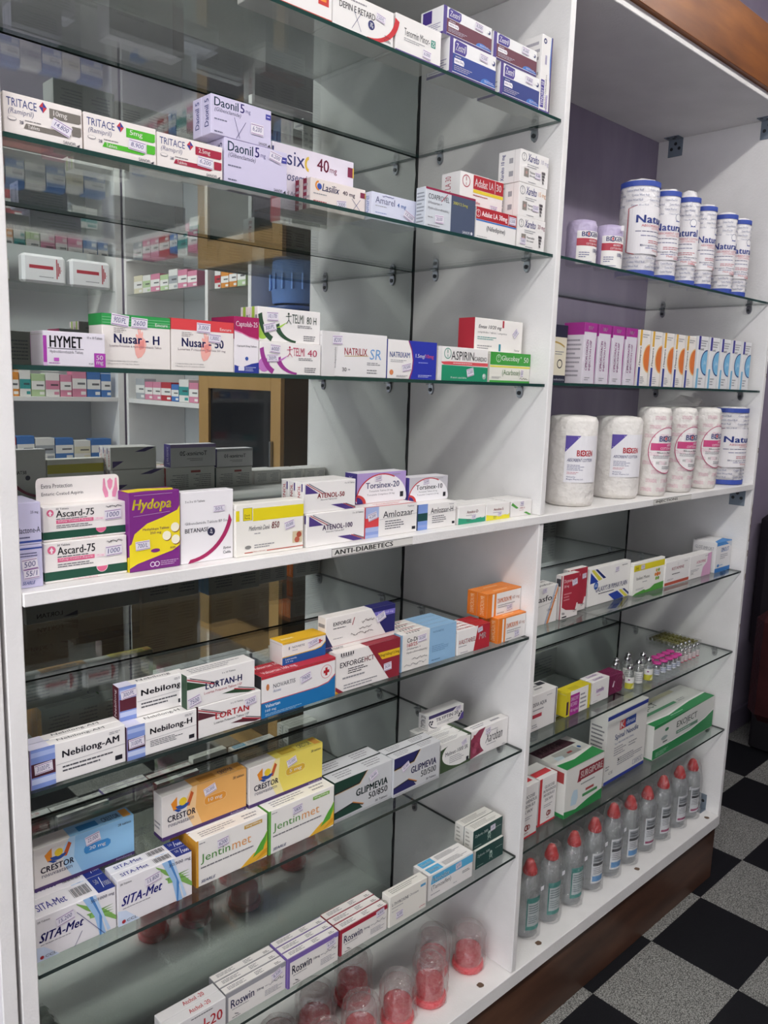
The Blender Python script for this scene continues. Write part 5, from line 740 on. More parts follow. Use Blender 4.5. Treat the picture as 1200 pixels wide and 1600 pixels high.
# ------------------------------------------------------------------ wrapped rolls
PAPER = noise_mat('crumpled_white_wrap', [(.3, '#dedad4'), (.7, '#ece8e3')], 30, .4, bump=.5, bscale=55)
POLY = noise_mat('glossy_printed_film', [(.3, '#e2dfe0'), (.7, '#eeebeb')], 24, .22, bump=.45, bscale=70)
LILAC = noise_mat('lilac_film', [(.3, '#b5a8c8'), (.7, '#c4b8d4')], 30, .3, bump=.4, bscale=60)
def roll_mesh(name, prof, m, ops, Rr, H, span=2.6, n=36, wob=.012, seed=1, split=.05):
    """span: printed angle in radians, u = .5 faces the front"""
    b = MB(); b.lathe(prof, m, n, wob=wob, seed=seed)
    mp = lambda u, v, e: ((Rr*1.012+e+.0006)*math.sin((u-.5)*span), -(Rr*1.012+e+.0006)*math.cos((u-.5)*span), v*H)
    printing(b, ops, mp, Rr*span, H, split=split); return b.mesh(name)
def cotton_prof(r, h): return [(r*.3, .0), (r*.93, .001), (r, .012), (r, h*.5), (r, h-.014), (r*.9, h-.004), (r*.55, h-.001), (r*.2, h-.004)]
def respan(ops, cu, k, du=0):
    f = lambda u: .5+du+(u-cu)*k
    r = []
    for o in ops:
        if o[0] == 'p': r.append(('p', [(f(u), v) for u, v in o[1]], o[2]))
        elif o[0] in 'tls': r.append((o[0],)+((o[1],) if o[0] == 't' else ())+((f(o[2]), o[3], f(o[4])) if o[0] == 't' else (f(o[1]), o[2], f(o[3])))+(o[5:] if o[0] == 't' else o[4:]))
        elif o[0] in 'cr': r.append((o[0], f(o[1]))+o[2:])
        elif o[0] == 'n': r.append(('n', (f(o[1][0]), o[1][1]), (f(o[2][0]), o[2][1]))+o[3:])
    return r
def natural_ops(off=0):
    o = [R(0, .93, 1, .985, '#3f54a8'), R(0, .005, 1, .065, '#3f54a8')]
    for k, v in enumerate((.875, .825, .775, .72, .09, .135, .18)):
        for j in range(5): o.append(T('Cotton Wool Roll', .01+.2*j+(.05 if k % 2 else 0), v, .15+.2*j+(.05 if k % 2 else 0), v+.022, '#55608e'))
    bands = o; o = []
    for (a, c) in (((.3, .7), (.3, .25)), ((.3, .25), (.36, .225)), ((.36, .225), (.8, .225)), ((.3, .7), (.36, .73)), ((.36, .73), (.8, .73))): o.append(Ln(a, c, .0012, '#b8505a'))
    o += [P([(.31, .25), (.36, .232), (.8, .232), (.8, .725), (.36, .725), (.31, .7)], '#ece9ea'), Ci(.61, .7, .04, '#f4f2f2'), Ring(.61, .7, .042, '#5a6088', .1), P([(.575, .655), (.645, .655), (.63, .67), (.61, .662), (.59, .67)], '#3f54a8'),
          T('Natural', .36, .55, .68, .63, '#33438e', 2), T('ABSORBENT COTTON', .4, .51, .7, .535, '#c4606a'), T('COTTON WOOL', .48, .485, .66, .503, '#c4606a'), L(.36, .455, .74, .475, 1, '#55557a'), Ln((.33, .44), (.78, .44), .0006, '#55557a'), L(.4, .41, .74, .432, 1, '#77779a'), Ln((.33, .395), (.78, .395), .0006, '#b8606a'), L(.46, .34, .7, .38, 2, '#b8606a'),
          T('Biogen Pharma Ltd.', .4, .305, .74, .328, '#44486e'), L(.44, .285, .7, .3, 1, '#66669a'), T('Made in Pakistan', .5, .262, .72, .28, '#c4505a'), T('200g', .58, .235, .68, .256, '#c4505a', 1)]
    return bands+respan(o, .53, 1.12)
nat = roll_mesh('cotton_roll', cotton_prof(.03, .205), POLY, natural_ops(), .03, .205, 6.0, split=.02)
for i, (x, y, r_, h, rz, lb) in enumerate([(1.392, .062, .042, .207, 0, 'largest blue-banded cotton roll, beside the small lilac rolls'), (1.487, .048, .031, .202, -.6, 'second blue-banded cotton roll, against the largest one'),
        (1.595, .05, .028, .208, -1.1, 'third blue-banded cotton roll, with a pointed open top'), (1.675, .045, .0275, .2, -.35, 'fourth blue-banded cotton roll, third counted from the right wall'), (1.785, .042, .028, .198, -.8, 'fifth blue-banded cotton roll, second counted from the right wall'), (1.872, .046, .030, .198, -.65, 'last blue-banded cotton roll, nearest the right wall')]):
    o = link('cotton_roll', nat, None, (x, y, ZS['R1']+.0004), rz); o.scale = (r_/.03, r_/.03, h/.205); tag(o, lb, 'cotton roll', 'blue-banded cotton rolls')
    b = MB(); b.lathe([(r_*.9, h-.006), (r_*.75, h+.002), (r_*.55, h+(.012 if i == 2 else .004)), (r_*.3, h+(.016 if i == 2 else .0035))], POLY, 18, wob=.25, seed=i+3, cap=False)
    q = b.build('film_end', o); q.scale = (.03/r_, .03/r_, .205/h)
def bio_small(col):
    return [R(.18, .0, .92, .72, '#efece8'), R(.18, .4, .92, .56, '#b5404e'), T('BI', .28, .6, .385, .7, '#33346e', 1), T('GEN', .48, .6, .68, .7, '#33346e', 1), Ring(.43, .65, .06, '#33346e', .3), P([(.418, .61), (.442, .61), (.442, .69), (.418, .69)], '#c44a52'), R(.405, .638, .455, .662, '#c44a52'),
            T('ABSORBENT', .44, .49, .66, .535, '#f0e2e2', 1), T('COTTON WOOL', .38, .42, .7, .465, '#f0e2e2', 1), T('100g', .56, .24, .72, .35, '#33346e', 1), L(.24, .14, .48, .28, 3, '#77779a'), L(.24, .05, .7, .09, 1, '#77779a'), T('COTTON', .55, .8, .7, .85, '#d9d0e2')]
bs_m = roll_mesh('cotton_roll', cotton_prof(.031, .092), LILAC, bio_small(0), .031, .092, 3.0, split=.04)
for i, (x, y, lb) in enumerate([(1.166, .058, 'small lilac cotton roll with red band, nearest the divider'), (1.252, .047, 'small lilac cotton roll with red band and price tag')]):
    o = link('cotton_roll', bs_m, None, (x, y, ZS['R1']+.0004), -.3-.2*i); tag(o, lb, 'cotton roll', 'small lilac cotton rolls')
    if i: o.scale = (.95, .95, 1.02); b = MB(); b.box(.0105, -.033, .077, .0175, -.0322, .087, mat('#e6e2e6')); b.build('price_tag', o)
def big_ops():
    return [R(.22, .27, .86, .78, '#ebe9ec'), P([(.22, .78), (.22, .6), (.48, .78)], '#5a4a9e'), Ln((.24, .63), (.44, .765), .0014, '#c9c2e0'), T('BI', .42, .56, .5, .625, '#b8343e', 2), Ring(.535, .593, .034, '#b8343e', .4), R(.527, .58, .543, .606, '#b8343e'), R(.518, .588, .552, .598, '#b8343e'), T('GEN', .57, .56, .72, .625, '#b8343e', 2), T('ABSORBENT COTTON', .26, .5, .74, .535, '#33346e', 0, 1), L(.27, .4, .6, .47, 4, '#8a8aa4'), L(.27, .36, .5, .39, 2, '#c4808a'), T('Marketed by:', .27, .32, .42, .34, '#44467a'), T('Biogen Pharma Ltd.', .27, .295, .56, .315, '#44467a')]
big = roll_mesh('cotton_roll', cotton_prof(.053, .195), PAPER, big_ops(), .053, .195, 2.3, wob=.01)
for x, y, s, h, lb in ((1.196, .066, 1, .197, 'big white cotton roll with purple-cornered label, nearest the divider'), (1.402, .078, 1.06, .194, 'big white cotton roll with purple-cornered label, touching the gauze rolls')):
    o = link('cotton_roll', big, None, (x, y, Z4+.0004), -.6); o.scale = (s, s, h/.195); tag(o, lb, 'cotton roll', 'big white cotton rolls')
def gauze_ops():
    o = []
    for k in range(9):
        for j in range(3): o.append(('t', 'COTTON GAUZE ROLL', .02+.34*j+.1*(k % 3), .06+.1*k, .26+.34*j+.1*(k % 3), .1+.1*k, '#d9a0b4', 0, 0, 0))
    c = [(.56+.24*math.cos(a*math.pi/16), .52+.255*math.sin(a*math.pi/16)) for a in range(33)]
    o += [P(c[:-1], '#eeebe9')]+[Ln(p, q, .0016, '#b8386a') for p, q in zip(c, c[1:])]+[R(.345, .52, .78, .6, '#c94a7e'), T('BI', .44, .62, .5, .68, '#2f3a76', 1), Ring(.53, .65, .034, '#2f3a76', .3), R(.522, .63, .538, .67, '#c94a52'), R(.513, .643, .547, .657, '#c94a52'), T('GEN', .56, .62, .68, .68, '#2f3a76', 1), T('ABSORBENT', .55, .565, .7, .592, '#f4e0ea', 1), T('COTTON GAUZE', .46, .53, .7, .556, '#f4e0ea', 1), T('90cm x 30yds', .42, .48, .64, .505, '#44444c', 1), L(.38, .43, .7, .47, 2), R(.42, .37, .46, .395, '#c4c2c0'), R(.54, .37, .58, .395, '#c4c2c0'), L(.5, .31, .72, .35, 2)]
    return o[:27]+respan(o[27:], .56, 1.75, .05)
gz = roll_mesh('gauze_roll', cotton_prof(.040, .216), PAPER, gauze_ops(), .040, .216, 2.7, wob=.006, split=.03)
for x, y, s, lb in ((1.512, .046, .98, 'leftmost of three pink-lettered gauze rolls'), (1.645, .046, 1, 'middle of three pink-lettered gauze rolls'), (1.785, .045, .95, 'rightmost of three pink-lettered gauze rolls, by the crumpled roll')):
    o = link('gauze_roll', gz, None, (x, y, Z4+.0004), -.28); o.scale = (s, s, 1); tag(o, lb, 'gauze roll', 'pink-lettered gauze rolls')
b = MB(); b.grid([(1.62, .05, .2185), (1.70, .03, .2175), (1.76, .05, .236), (1.80, .06, .222), (1.63, .11, .2185), (1.70, .1, .232), (1.76, .11, .246), (1.81, .10, .224)], [(0, 1, 5, 4), (1, 2, 6, 5), (2, 3, 7, 6)], clear_mat('thin_film', (.95, .93, .93, 1), .06, .1, .35, (.85, .8, .8, 1)), False)
o = b.build('film_wrapper', None, (0, 0, Z4)); tag(o, 'crumpled clear film lying across the tops of the gauze rolls', 'wrapper')
natb = roll_mesh('cotton_roll', [(.016, 0), (.046, .002), (.053, .012), (.05, .06), (.053, .12), (.052, .2), (.05, .212), (.04, .217), (.015, .214)], noise_mat('crumpled_printed_film', [(.3, '#dcd9da'), (.7, '#ece9e9')], 24, .25, bump=1.0, bscale=34), natural_ops(), .053, .216, 6.0, wob=.05, seed=9, split=.02)
o = link('cotton_roll', natb, None, (1.955, .062, Z4+.0004), -.1); tag(o, 'large crumpled blue-banded cotton roll on the centre shelf', 'cotton roll')
# ------------------------------------------------------------------ saline bottles in clear bags
PLASTIC = clear_mat('filled_clear_bottle', (.90, .92, .93, 1), .06, .08, .22, (.88, .90, .91, 1), bump=.3, bscale=40)
BAG = clear_mat('clear_film_bag', (.965, .965, .965, 1), .10, .09, .05, (.9, .9, .9, 1), bump=1.0, bscale=90, k=1.0)
CAPR = noise_mat('red_cap_plastic', [(.3, '#b8262a'), (.7, '#cc3434')], 20, .35)
def bottle_mesh():
    b = MB(); b.lathe([(.018, 0), (.027, .003), (.0285, .02), (.0285, .06), (.0278, .08), (.0288, .1), (.0285, .126), (.026, .139), (.0205, .147), (.0125, .152), (.0120, .158)], PLASTIC, 24, sx=1.02, sy=.8); return b.mesh('bottle_body')
def cap_mesh():
    b = MB(); b.lathe([(.0155, .155), (.0160, .158), (.0155, .168), (.0125, .178), (.0085, .187), (.003, .1905)], CAPR, 20)
    for k in range(20): a = k*.314; b.box(.0157*math.sin(a)-.0008, -.0157*math.cos(a)-.0008, .156, .0157*math.sin(a)+.0008, -.0157*math.cos(a)+.0008, .166, CAPR)
    return b.mesh('bottle_cap')
def label_mesh(kind):
    b = MB(); span = 1.5; cc = {'g': '#2f8a80', 'b': '#4f90c8', 'r': '#9a3060'}[kind]
    mp = lambda u, v, e: ((.0291+e)*math.sin((u-.5)*span+.05), -(.0291*.8+e)*math.cos((u-.5)*span+.05), .022+v*.082)
    if kind == 'g': ops = [R(0, 0, 1, 1, cc), R(.08, .12, .96, .84, '#b9c4c4'), L(.14, .5, .9, .8, 4, '#55666a', 2), L(.14, .2, .9, .46, 4, '#6f8084', 3), Ln((.05, .15), (.05, .95), .0007, '#23393a')]
    else: ops = [R(0, 0, 1, 1, '#dcdee0'), R(.08, .7, .92, .93, '#8f9498'), R(.08, .58, .92, .68, '#33363a'), L(.12, .3, .9, .55, 4, '#77797e'), R(.08, .06, .92, .24 if kind == 'b' else .14, cc), L(.14, .72, .86, .9, 2, '#55585c')]
    printing(b, ops, mp, .0285*span, .082, split=.08); return b.mesh('bottle_label')
def bag_mesh(prof, n, wob, seed): b = MB(); b.lathe(prof, BAG, n, wob=wob, seed=seed, cap=False, smooth=False); return b.mesh('film_bag')
bm_, cm_ = bottle_mesh(), cap_mesh(); lm_ = {k: label_mesh(k) for k in 'gbr'}
bagm = [bag_mesh([(.024, .0008), (.0315, .004), (.032, .02), (.0312, .04), (.032, .06), (.0312, .08), (.0318, .1), (.0312, .12), (.0305, .138), (.028, .15), (.025, .165), (.022, .18), (.021, .193), (.012, .199)], 20, .10, s) for s in (1, 2, 3)]
bl = [(1.136, 'g', 1.0), (1.221, 'g', 1.02), (1.318, 'g', 1.0), (1.411, 'b', 1.01), (1.501, 'b', 1.05), (1.589, 'b', 1.0), (1.680, 'r', .98), (1.770, 'r', .99), (1.868, 'r', .98), (1.950, 'r', .96)]
on = ['first', 'second', 'third', 'fourth', 'fifth', 'sixth', 'seventh', 'eighth', 'ninth', 'last']
for i, (x, k, s) in enumerate(bl):
    t = tag(empty('saline_bottle', (x, .062, .0004), -.25), 'red-capped clear bottle with %s label, %s from the divider' % ({'g': 'teal-edged', 'b': 'blue-footed', 'r': 'crimson-footed'}[k], on[i]) if i < 9 else 'red-capped clear bottle with crimson-footed label, by the zinc corner bracket', 'bottle', 'bagged bottles on the base shelf')
    t.scale = (1, 1, s); link('bottle_body', bm_, t); link('cap', cm_, t); link('label', lm_[k], t); link('film_bag', bagm[i % 3], t, (0, 0, 0), i*1.3)
    if i in (0, 1, 2, 3, 4, 8):
        q = MB(); q.box(.0, -.0335, .124, .011, -.0331, .134, mat('#e6e6ea')); q.build('price_tag', t, (0, 0, 0), .25)
# ------------------------------------------------------------------ bagged cups standing on red lids
CUP = clear_mat('clear_cup_plastic', (.97, .95, .95, 1), .06, .06, .10, (.9, .85, .85, 1))
LIDR = noise_mat('red_lid_plastic', [(.3, '#e2464e'), (.7, '#ee565e')], 14, .35)
def cup_meshes():
    b = MB(); b.lathe([(.0335, .0), (.036, .002), (.036, .013), (.0345, .0138), (.0335, .014)], LIDR, 30)
    for k in range(30): a = k*.2094; b.box(.0358*math.sin(a)-.0008, -.0358*math.cos(a)-.0008, .002, .0358*math.sin(a)+.0008, -.0358*math.cos(a)+.0008, .0105, LIDR)
    lid = b.mesh('cup_lid')
    b = MB(); b.lathe([(.0325, .0145), (.0318, .03), (.0300, .078), (.0285, .084), (.022, .0835), (.020, .081), (.008, .0815), (.0075, .0825), (.0001, .0825)], CUP, 30, cap=False); cup = b.mesh('cup_wall')
    b = MB(); b.lathe([(.029, .0145), (.0305, .018), (.0297, .043), (.026, .0455), (.0001, .046)], clear_mat('red_inner_cup', (1, .45, .48, 1), .05, .1, .8, lin('#f25a64')), 24, cap=False); ins = b.mesh('inner_cup')
    bags = [bag_mesh([(.03, .0008), (.039, .003), (.0405, .012), (.0395, .024), (.0400, .036), (.039, .05), (.0395, .064), (.038, .078), (.036, .088), (.029, .095), (.020, .093), (.012, .097), (.003, .095)], 18, .15, s) for s in (5, 6, 7)]
    return lid, cup, ins, bags
lid_m, cup_m, ins_m, cbag = cup_meshes()
cups = [(.948, .082, 1.0, 'bagged clear cup on red lid, in the corner beside the divider'), (.878, .124, 1.0, 'bagged clear cup on red lid, behind and left of the corner cup'), (.812, .072, 1.04, 'bagged clear cup on red lid, in front, left of the screw hole'),
        (.722, .075, 1.0, 'bagged clear cup on red lid, second in the front row from the screw hole'), (.690, .178, 1.12, 'tallest bagged clear cup on red lid, standing alone at the back'), (.625, .078, 1.04, 'bagged clear cup on red lid, third in the front row'),
        (.570, .152, 1.1, 'bagged clear cup on red lid, behind the front row at left'), (.532, .070, 1.0, 'bagged clear cup on red lid, fourth in the front row'), (.47, .135, 1.0, 'leftmost bagged cup, mostly hidden below the carton with grey edge')]
for i, (x, y, s, lb) in enumerate(cups):
    t = tag(empty('specimen_cup', (x, y, .0004), i*.7), lb, 'cup', 'bagged cups with red lids'); t.scale = (s*.95, s*.95, s*1.03)
    link('lid', lid_m, t); link('cup_wall', cup_m, t); link('inner_cup', ins_m, t); link('film_bag', cbag[i % 3], t, (0, 0, 0), i*2.1)
# shrink-wrapped dark vials lying at the far left of the base
b = MB(); rr = random.Random(3)
for i in range(5):
    for j in range(3): b.lathe([(.010, .002), (.0118, .005), (.0118, .026), (.008, .032), (.003, .034)], mat('#4a5148', .3), 12, c=(.075+.027*i, .23+.027*j))
o = tag(empty('vial_pack', (0, 0, .0004)), 'film-wrapped pack of dark vials at the left end of the base shelf', 'pack'); b.build('vials', o)['kind'] = 'stuff'
b = MB(); P_ = []; rr = random.Random(8)
for j in range(7):
    for i in range(9): P_.append((.05+.0195*i, .205+.0155*j, (.037 if 0 < i < 8 and 0 < j < 6 else .004)+.003*rr.random()))
b.grid(P_, [(j*9+i, j*9+i+1, j*9+i+10, j*9+i+9) for j in range(6) for i in range(8)], BAG, False); b.build('film_wrap', o)
# ------------------------------------------------------------------ vials and ampoules on the third glass shelf of the right bay
ZV = ZS['R5']+.0004
VG = clear_mat('vial_glass', (.93, .95, .94, 1), .08, .03, .12, (.85, .87, .86, 1)); ALU = mat('#c9cacc', .22, 1, 'crimped_aluminium'); PINK = mat('#c2408c', .4)
def vial(name, r_, h, cap, capr, lab):
    k = MB(); k.lathe([(r_*.8, 0), (r_, .002), (r_, h*.6), (r_*.85, h*.7), (r_*.42, h*.8), (r_*.42, h*.86)], VG, 16); body = k.mesh('vial_body')
    k = MB()
    if cap is PINK: k.lathe([(r_*.55, h*.84), (capr, h*.87), (capr, h*.985), (capr*.8, h)], PINK, 18)
    else: k.lathe([(r_*.58, h*.83), (r_*.6, h*.86), (r_*.6, h*.95), (r_*.45, h*.96), (r_*.12, h*.965), (r_*.12, h)], ALU, 16)
    cp = k.mesh('vial_cap'); k = MB()
    mp = lambda u, v, e: ((r_+.0003+e)*math.sin((u-.5)*3.2-.3), -(r_+.0003+e)*math.cos((u-.5)*3.2-.3), h*.06+v*h*.48)
    printing(k, lab, mp, r_*3.2, h*.5, split=.1); return body, cp, k.mesh('vial_label')
def put_vials(ms, pts, labs, group, name):
    for (x, y), lb in zip(pts, labs):
        t = tag(empty(name, (x, y, ZV)), lb, 'vial', group); link('vial_body', ms[0], t); link('cap', ms[1], t); link('label', ms[2], t)
wl = [R(0, 0, 1, 1, '#dcdcd6'), L(.1, .2, .9, .9, 4, '#9a9aa0')]; yl = [R(0, 0, 1, 1, '#dcdcd6'), R(0, 0, 1, .5, '#b8b23a'), P([(.4, .05), (.6, .5), (.75, .1)], '#e0dfa8'), R(.2, .72, .32, .85, '#8a4a7a')]
big_y = vial('v', .0125, .064, ALU, 0, yl); big_w = vial('v', .0125, .064, ALU, 0, wl)
put_vials(big_y, [(1.493, .046), (1.588, .046)], ['silver-capped vial with yellow label beside the maroon carton', 'silver-capped vial with yellow label beside the pink caps'], 'silver-capped vials', 'glass_vial')
put_vials(big_w, [(1.485, .083), (1.514, .098), (1.549, .086), (1.578, .100), (1.547, .052), (1.612, .076)], ['silver-capped vial just behind the maroon carton', 'hindmost silver-capped vial behind the maroon carton', 'silver-capped vial in the back row, third from left', 'silver-capped vial in the back row, fourth from left', 'white-labelled silver-capped vial between the two yellow-labelled ones', 'silver-capped vial directly behind the right yellow-labelled one'], 'silver-capped vials', 'glass_vial')
pk = vial('v', .009, .036, PINK, .0115, [R(0, 0, 1, .9, '#c9ccd2'), L(.1, .2, .9, .8, 2, '#6a7a9c')])
pp = [(1.645, .052), (1.676, .050), (1.706, .050), (1.732, .049), (1.757, .050), (1.655, .078), (1.684, .077), (1.712, .077), (1.740, .076), (1.766, .077)]
put_vials(pk, pp, ['pink-capped vial, %s in the %s row' % (q, r) for r in ('front', 'back') for q in ('leftmost', 'second', 'middle', 'fourth', 'rightmost')], 'pink-capped vials', 'glass_vial')
sm = vial('v', .0075, .041, ALU, 0, [R(0, 0, 1, 1, '#dcd6d4'), R(0, .0, 1, .2, '#c87a84'), L(.1, .3, .9, .9, 3, '#b89a9c')])
sp = [(1.790, .055), (1.812, .054), (1.834, .053), (1.858, .053), (1.882, .054), (1.798, .084), (1.820, .082), (1.842, .083), (1.864, .081), (1.886, .080)]
put_vials(sm, sp, ['tiny pink-labelled silver-capped vial, %s in the %s row' % (q, r) for r in ('front', 'back') for q in ('leftmost', 'second', 'middle', 'fourth', 'rightmost')], 'tiny pink-labelled vials', 'glass_vial')
t = tag(empty('ampoule_tray', (1.905, .10, ZV)), 'clear tray of olive brown ampoules at the right end of the shelf', 'tray')
b = MB(); b.box(0, 0, 0, .105, .125, .0012, BAG)
for e in ((0, 0, .001, .105, .001, .012), (0, .124, .001, .105, .125, .012), (0, 0, .001, .001, .125, .012), (.104, 0, .001, .105, .125, .012)): b.box(*e, BAG)
b.build('tray', t)
b = MB()
for j in range(3):
    for i in range(9):
        y = .006+.0128*i; x0 = .003+.034*j; b.tube((x0, y+.004, .0065), (x0+.024, y+.004, .0065), .0048, mat('#6b6838', .3), 8); b.tube((x0+.024, y+.004, .0065), (x0+.032, y+.004, .0065), .002, mat('#8a8650', .3), 6)
b.build('ampoules', t)['kind'] = 'stuff'
# ------------------------------------------------------------------ the rest of the shop: right-hand corner and what the mirrors show
def uph(name, parts, loc, rz, label, cat):
    t = tag(empty(name, loc, rz), label, cat)
    for nm, boxes, m in parts:
        b = MB()
        for q in boxes: b.box(*q[:6], m, q[6])
        o = b.build(nm, t)
    return t
LEA = noise_mat('dark_maroon_leather', [(.3, '#38191a'), (.7, '#472122')], 12, .4, bump=.2, bscale=90); BLK = mat('#1c1a1e', .5)
uph('armchair', [('seat', [(-.30, -.30, .20, .30, .28, .44, .05)], LEA), ('backrest', [(-.26, .24, .36, .30, .40, 1.02, .055)], mat('#221c22', .55)), ('armrest', [(-.40, -.30, .12, -.28, .32, .62, .05)], LEA), ('armrest', [(.28, -.30, .12, .40, .32, .62, .05)], LEA), ('base', [(-.36, -.26, 0, .36, .30, .2, .01)], BLK)], (3.43, .03, ZF), 0, 'dark maroon armchair against the mauve wall at right edge', 'chair')
# L-shaped shelving across the room, seen in the mirror
ru = tag(empty('shelving_unit', (.8, -2.0, ZF)), 'white shelving along the far wall, reflected in the mirror', 'shelving unit')
def rpart(name, q, m, par, org): b = MB(); b.box(*q, m, .001); return b.build(name, par, (-org[0], -org[1], -org[2]))
o0 = (.8, -2.0, ZF); BACK = mat('#c9cccd', .4)
for x in (.1, .60, 1.405): rpart('side_panel', (x, -2.32, ZF, x+.03, -2.0, 2.3), WHITE, ru, o0)
rpart('back_panel', (.1, -2.335, ZF, 1.435, -2.322, 2.3), BACK, ru, o0)
for z in (.35, 1.15, 2.2): rpart('shelf', (.132, -2.32, z, 1.404, -2.001, z+.02), WHITE, ru, o0)
for z in (.88, 1.665, 1.93): rpart('glass_shelf', (.132, -2.32, z-.006, 1.404, -2.01, z), GLASS, ru, o0)
rpart('cupboard_door', (.135, -2.31, ZF+.02, .77, -1.99, .345), WOOD_B, ru, o0); rpart('cupboard_door', (.775, -2.31, ZF+.02, 1.40, -1.99, .345), WOOD_B, ru, o0)
o1 = (1.44, -1.5, ZF)
rs_ = tag(empty('shelving_unit', o1), 'white shelving along the side wall, reflected beside the beech cupboard', 'shelving unit')
for y in (-1.99, -1.262, -.95): rpart('side_panel', (1.44, y, (ZF if y < -1.5 else 1.345), 1.74, y+.022, 2.3), WHITE, rs_, o1)
rpart('back_panel', (1.742, -1.99, ZF, 1.755, -.92, 2.3), BACK, rs_, o1)
for z in (.35, 1.147): rpart('shelf', (1.441, -1.967, z, 1.74, -1.295, z+.02), WHITE, rs_, o1)
for z in (1.80, 2.2): rpart('shelf', (1.441, -1.967, z, 1.74, -.952, z+.02), WHITE, rs_, o1)
rpart('glass_shelf', (1.445, -1.967, 1.644, 1.74, -1.264, 1.65), GLASS, rs_, o1); rpart('glass_shelf', (1.445, -1.239, 1.624, 1.74, -.952, 1.63), GLASS, rs_, o1); rpart('glass_shelf', (1.445, -1.967, .78, 1.74, -1.295, .786), GLASS, rs_, o1)
rpart('cupboard_door', (1.43, -1.96, ZF+.02, 1.73, -1.295, .345), WOOD_B, rs_, o1)
# beech cupboard with a glazed door
cb = tag(empty('cupboard', (1.5, -1.0, ZF)), 'beech-framed cupboard with a dark glazed door, seen in the mirror', 'cupboard'); oc = (1.5, -1.0, ZF)
rpart('carcass', (1.445, -1.29, ZF, 1.74, -.712, 1.335), WOOD_B, cb, oc)
b = MB()
for q in ((1.425, -1.29, ZF, 1.443, -1.215, 1.335), (1.425, -.775, ZF, 1.443, -.712, 1.335), (1.425, -1.2149, 1.235, 1.443, -.7751, 1.335), (1.425, -1.2149, .58, 1.443, -.7751, .68), (1.425, -1.2149, ZF, 1.443, -.7751, ZF+.08)): b.box(*q, WOOD_L, .001)
dr = b.build('door', cb, (-1.5, 1.0, -ZF))
b = MB(); b.box(1.436, -1.2149, .6801, 1.442, -.7751, 1.2349, mat('#17181d', .06)); b.build('glass_pane', dr)
b = MB(); b.box(1.436, -1.2149, ZF+.081, 1.442, -.7751, .579, WOOD_B); b.build('panel', dr)
b = MB(); b.box(1.41, -.765, .9, 1.4245, -.755, 1.05, METAL, .002); b.build('handle', dr)
BIN = noise_mat('blue_bin_plastic', [(.3, '#6f92cc'), (.7, '#7c9ed6')], 5, .35)
for k, (z, lb) in enumerate(((1.3355, 'lower blue plastic bin on the beech cupboard, in the mirror'), (1.5565, 'upper blue plastic bin stacked on another, in the mirror'))):
    b = MB(); b.lathe([(.085, 0), (.09, .004), (.103, .17), (.113, .175), (.113, .192), (.104, .194), (.098, .19), (.085, .02), (.001, .018)], BIN, 28, cap=False)
    for i in range(16): a = i*.3927; b.box(.098*math.sin(a)-.004, .098*math.cos(a)-.004, .05, .098*math.sin(a)+.004, .098*math.cos(a)+.004, .165, BIN)
    t = tag(empty('bin', (1.56, -.805, z)), lb, 'bin', 'stacked blue bins'); b.build('tub', t); b = MB(); b.lathe([(.1, .195), (.115, .197), (.115, .208), (.06, .218), (.02, .220)], mat('#3a5590', .35), 28); b.build('lid', t)
# stock on the far shelving: small cartons, told apart by colour and place
rr = random.Random(21)
COLS = [('pink', '#d88aa4'), ('white', '#e6e4e0'), ('blue', '#4a78b8'), ('red', '#b83a44'), ('pale green', '#b8cfa0'), ('orange', '#dc9040'), ('lilac', '#b4a4cc'), ('grey', '#a8acb0'), ('teal', '#3f9a98'), ('cream', '#e0d8bc')]
ADJ = ['leftmost', 'second', 'third', 'fourth', 'fifth', 'sixth', 'seventh', 'eighth', 'ninth', 'tenth', 'eleventh', 'twelfth']
def stock(name, along, p0, p1, fixed, z, w0, h0, cols, where):
    p = p0; i = 0
    while i < len(cols):
        w_ = w0*rr.uniform(.85, 1.2); h_ = h0*rr.uniform(.85, 1.15); cn, ch = COLS[cols[i]]; d_ = .06
        if p+w_ > p1: break
        b = MB(); sd = '#f0eeea' if cols[i] != 1 else COLS[(cols[i]*3+i) % 10][1]
        if along == 'x':
            b.box(0, 0, 0, w_, d_, h_, mat(ch), .001); F = faces(w_, d_, h_)
            mp = lambda u, v, e: (w_*(1-u), d_+e, v*h_); printing(b, [R(.0, .3, 1, .68, sd), L(.1, .4, .9, .6, 1, '#44444c'), R(.05, .08, .4, .2, sd)], mp, w_, h_); loc = (p, fixed-d_, z)
        else:
            b.box(0, 0, 0, d_, w_, h_, mat(ch), .001); mp = lambda u, v, e: (-e, w_*(1-u), v*h_); printing(b, [R(.0, .3, 1, .68, sd), L(.1, .4, .9, .6, 1, '#44444c'), R(.05, .08, .4, .2, sd)], mp, w_, h_); loc = (fixed, p, z)
        o = b.build(name, None, (loc[0], loc[1], loc[2]+.0005)); tag(o, '%s carton, %s on the %s across the room, in the mirror' % (cn, ADJ[i], where), 'box', 'cartons on the shelves across the room')
        p += w_+.004; i += 1
stock('syrup_carton', 'x', .66, 1.39, -2.02, 1.17, .055, .115, [1, 2, 6, 2, 5, 1, 4, 1, 0, 0, 2, 2], 'far white shelf')
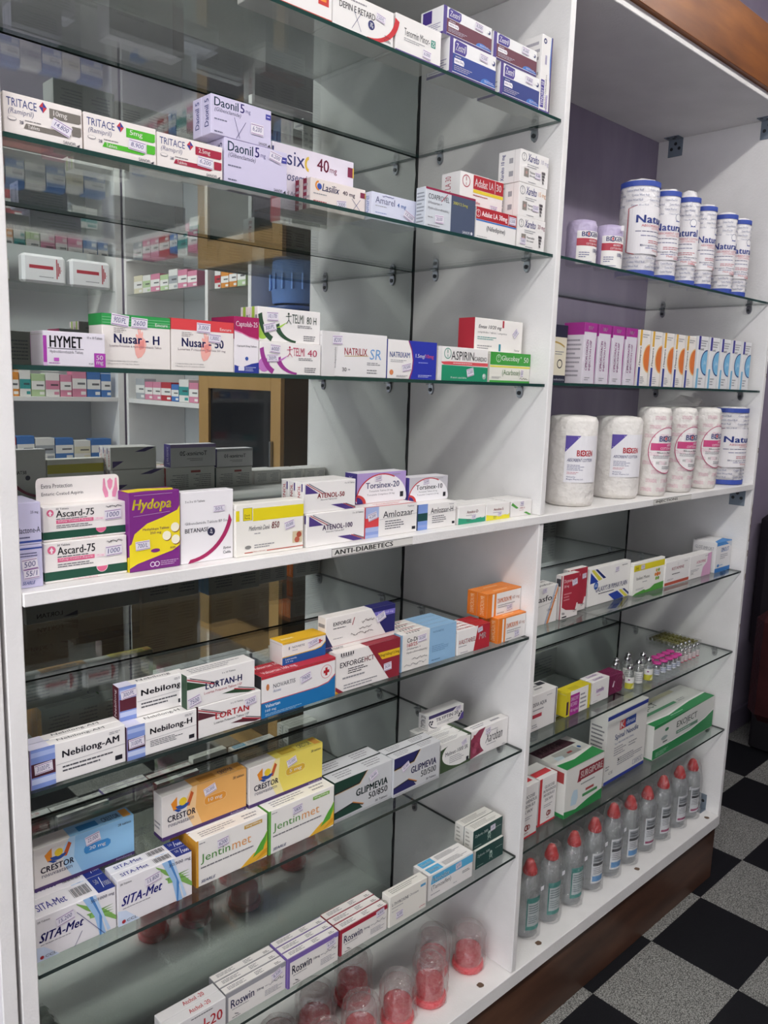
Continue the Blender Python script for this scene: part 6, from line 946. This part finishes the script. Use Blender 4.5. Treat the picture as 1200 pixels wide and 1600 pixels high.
stock('medicine_carton', 'x', .66, 1.39, -2.02, .88, .085, .1, [8, 7, 3, 2, 1, 2, 1, 2], 'far lower glass shelf')
stock('medicine_carton', 'x', .66, 1.39, -2.02, 1.93, .1, .1, [4, 1, 3, 1, 7, 1], 'far upper glass shelf')
stock('medicine_carton', 'y', -1.93, -1.31, 1.46, 1.1675, .075, .085, [7, 0, 0, 3, 2, 1, 0], 'side white shelf')
stock('medicine_carton', 'y', -1.93, -1.28, 1.46, 1.6505, .08, .075, [9, 1, 0, 4, 1, 0, 0], 'side glass shelf')
stock('medicine_carton', 'y', -1.22, -.98, 1.46, 1.6305, .05, .07, [1, 5, 5, 4], 'end glass shelf')
stock('medicine_carton', 'y', -1.93, -1.27, 1.46, 1.8205, .09, .1, [0, 3, 2, 2, 0, 1, 1, 4], 'side upper shelf')
stock('medicine_carton', 'y', -1.93, -1.31, 1.46, .7865, .07, .09, [2, 1, 9, 3, 3], 'side lower glass shelf')
for x, lb in ((.99, 'white film-wrapped first-aid kit on the far glass shelf, left'), (1.2, 'white film-wrapped first-aid kit on the far glass shelf, right')):
    b = MB(); b.box(0, -.06, 0, .19, 0, .125, mat('#e4e4e6', .3), .012); printing(b, [R(.3, .5, .85, .62, '#b03040'), L(.3, .2, .8, .28, 1)]+[R(.1+.035*k, .5-.1*k, .125+.035*k, .5+.12*k+.02, '#b03040') for k in range(4)], lambda u, v, e: (.19*(1-u), e, v*.125), .19, .125)
    tag(b.build('first_aid_kit', None, (x, -2.02, 1.6655)), lb, 'first aid kit')
b = MB(); b.lathe([(.04, 0), (.045, .003), (.045, .09), (.04, .1)], mat('#8a7a3a', .3), 20); printing(b, [R(.1, .1, .9, .9, '#e4e4dc'), Ci(.5, .4, .2, '#5aa040')], lambda u, v, e: (-(.0455+e)*math.sin((u-.5)*2.4), (.0455+e)*math.cos((u-.5)*2.4), v*.1), .1, .1, split=.1)
tag(b.build('tin', None, (.91, -2.09, 1.6655)), 'small gold and white tin beside the wrapped kits', 'tin')
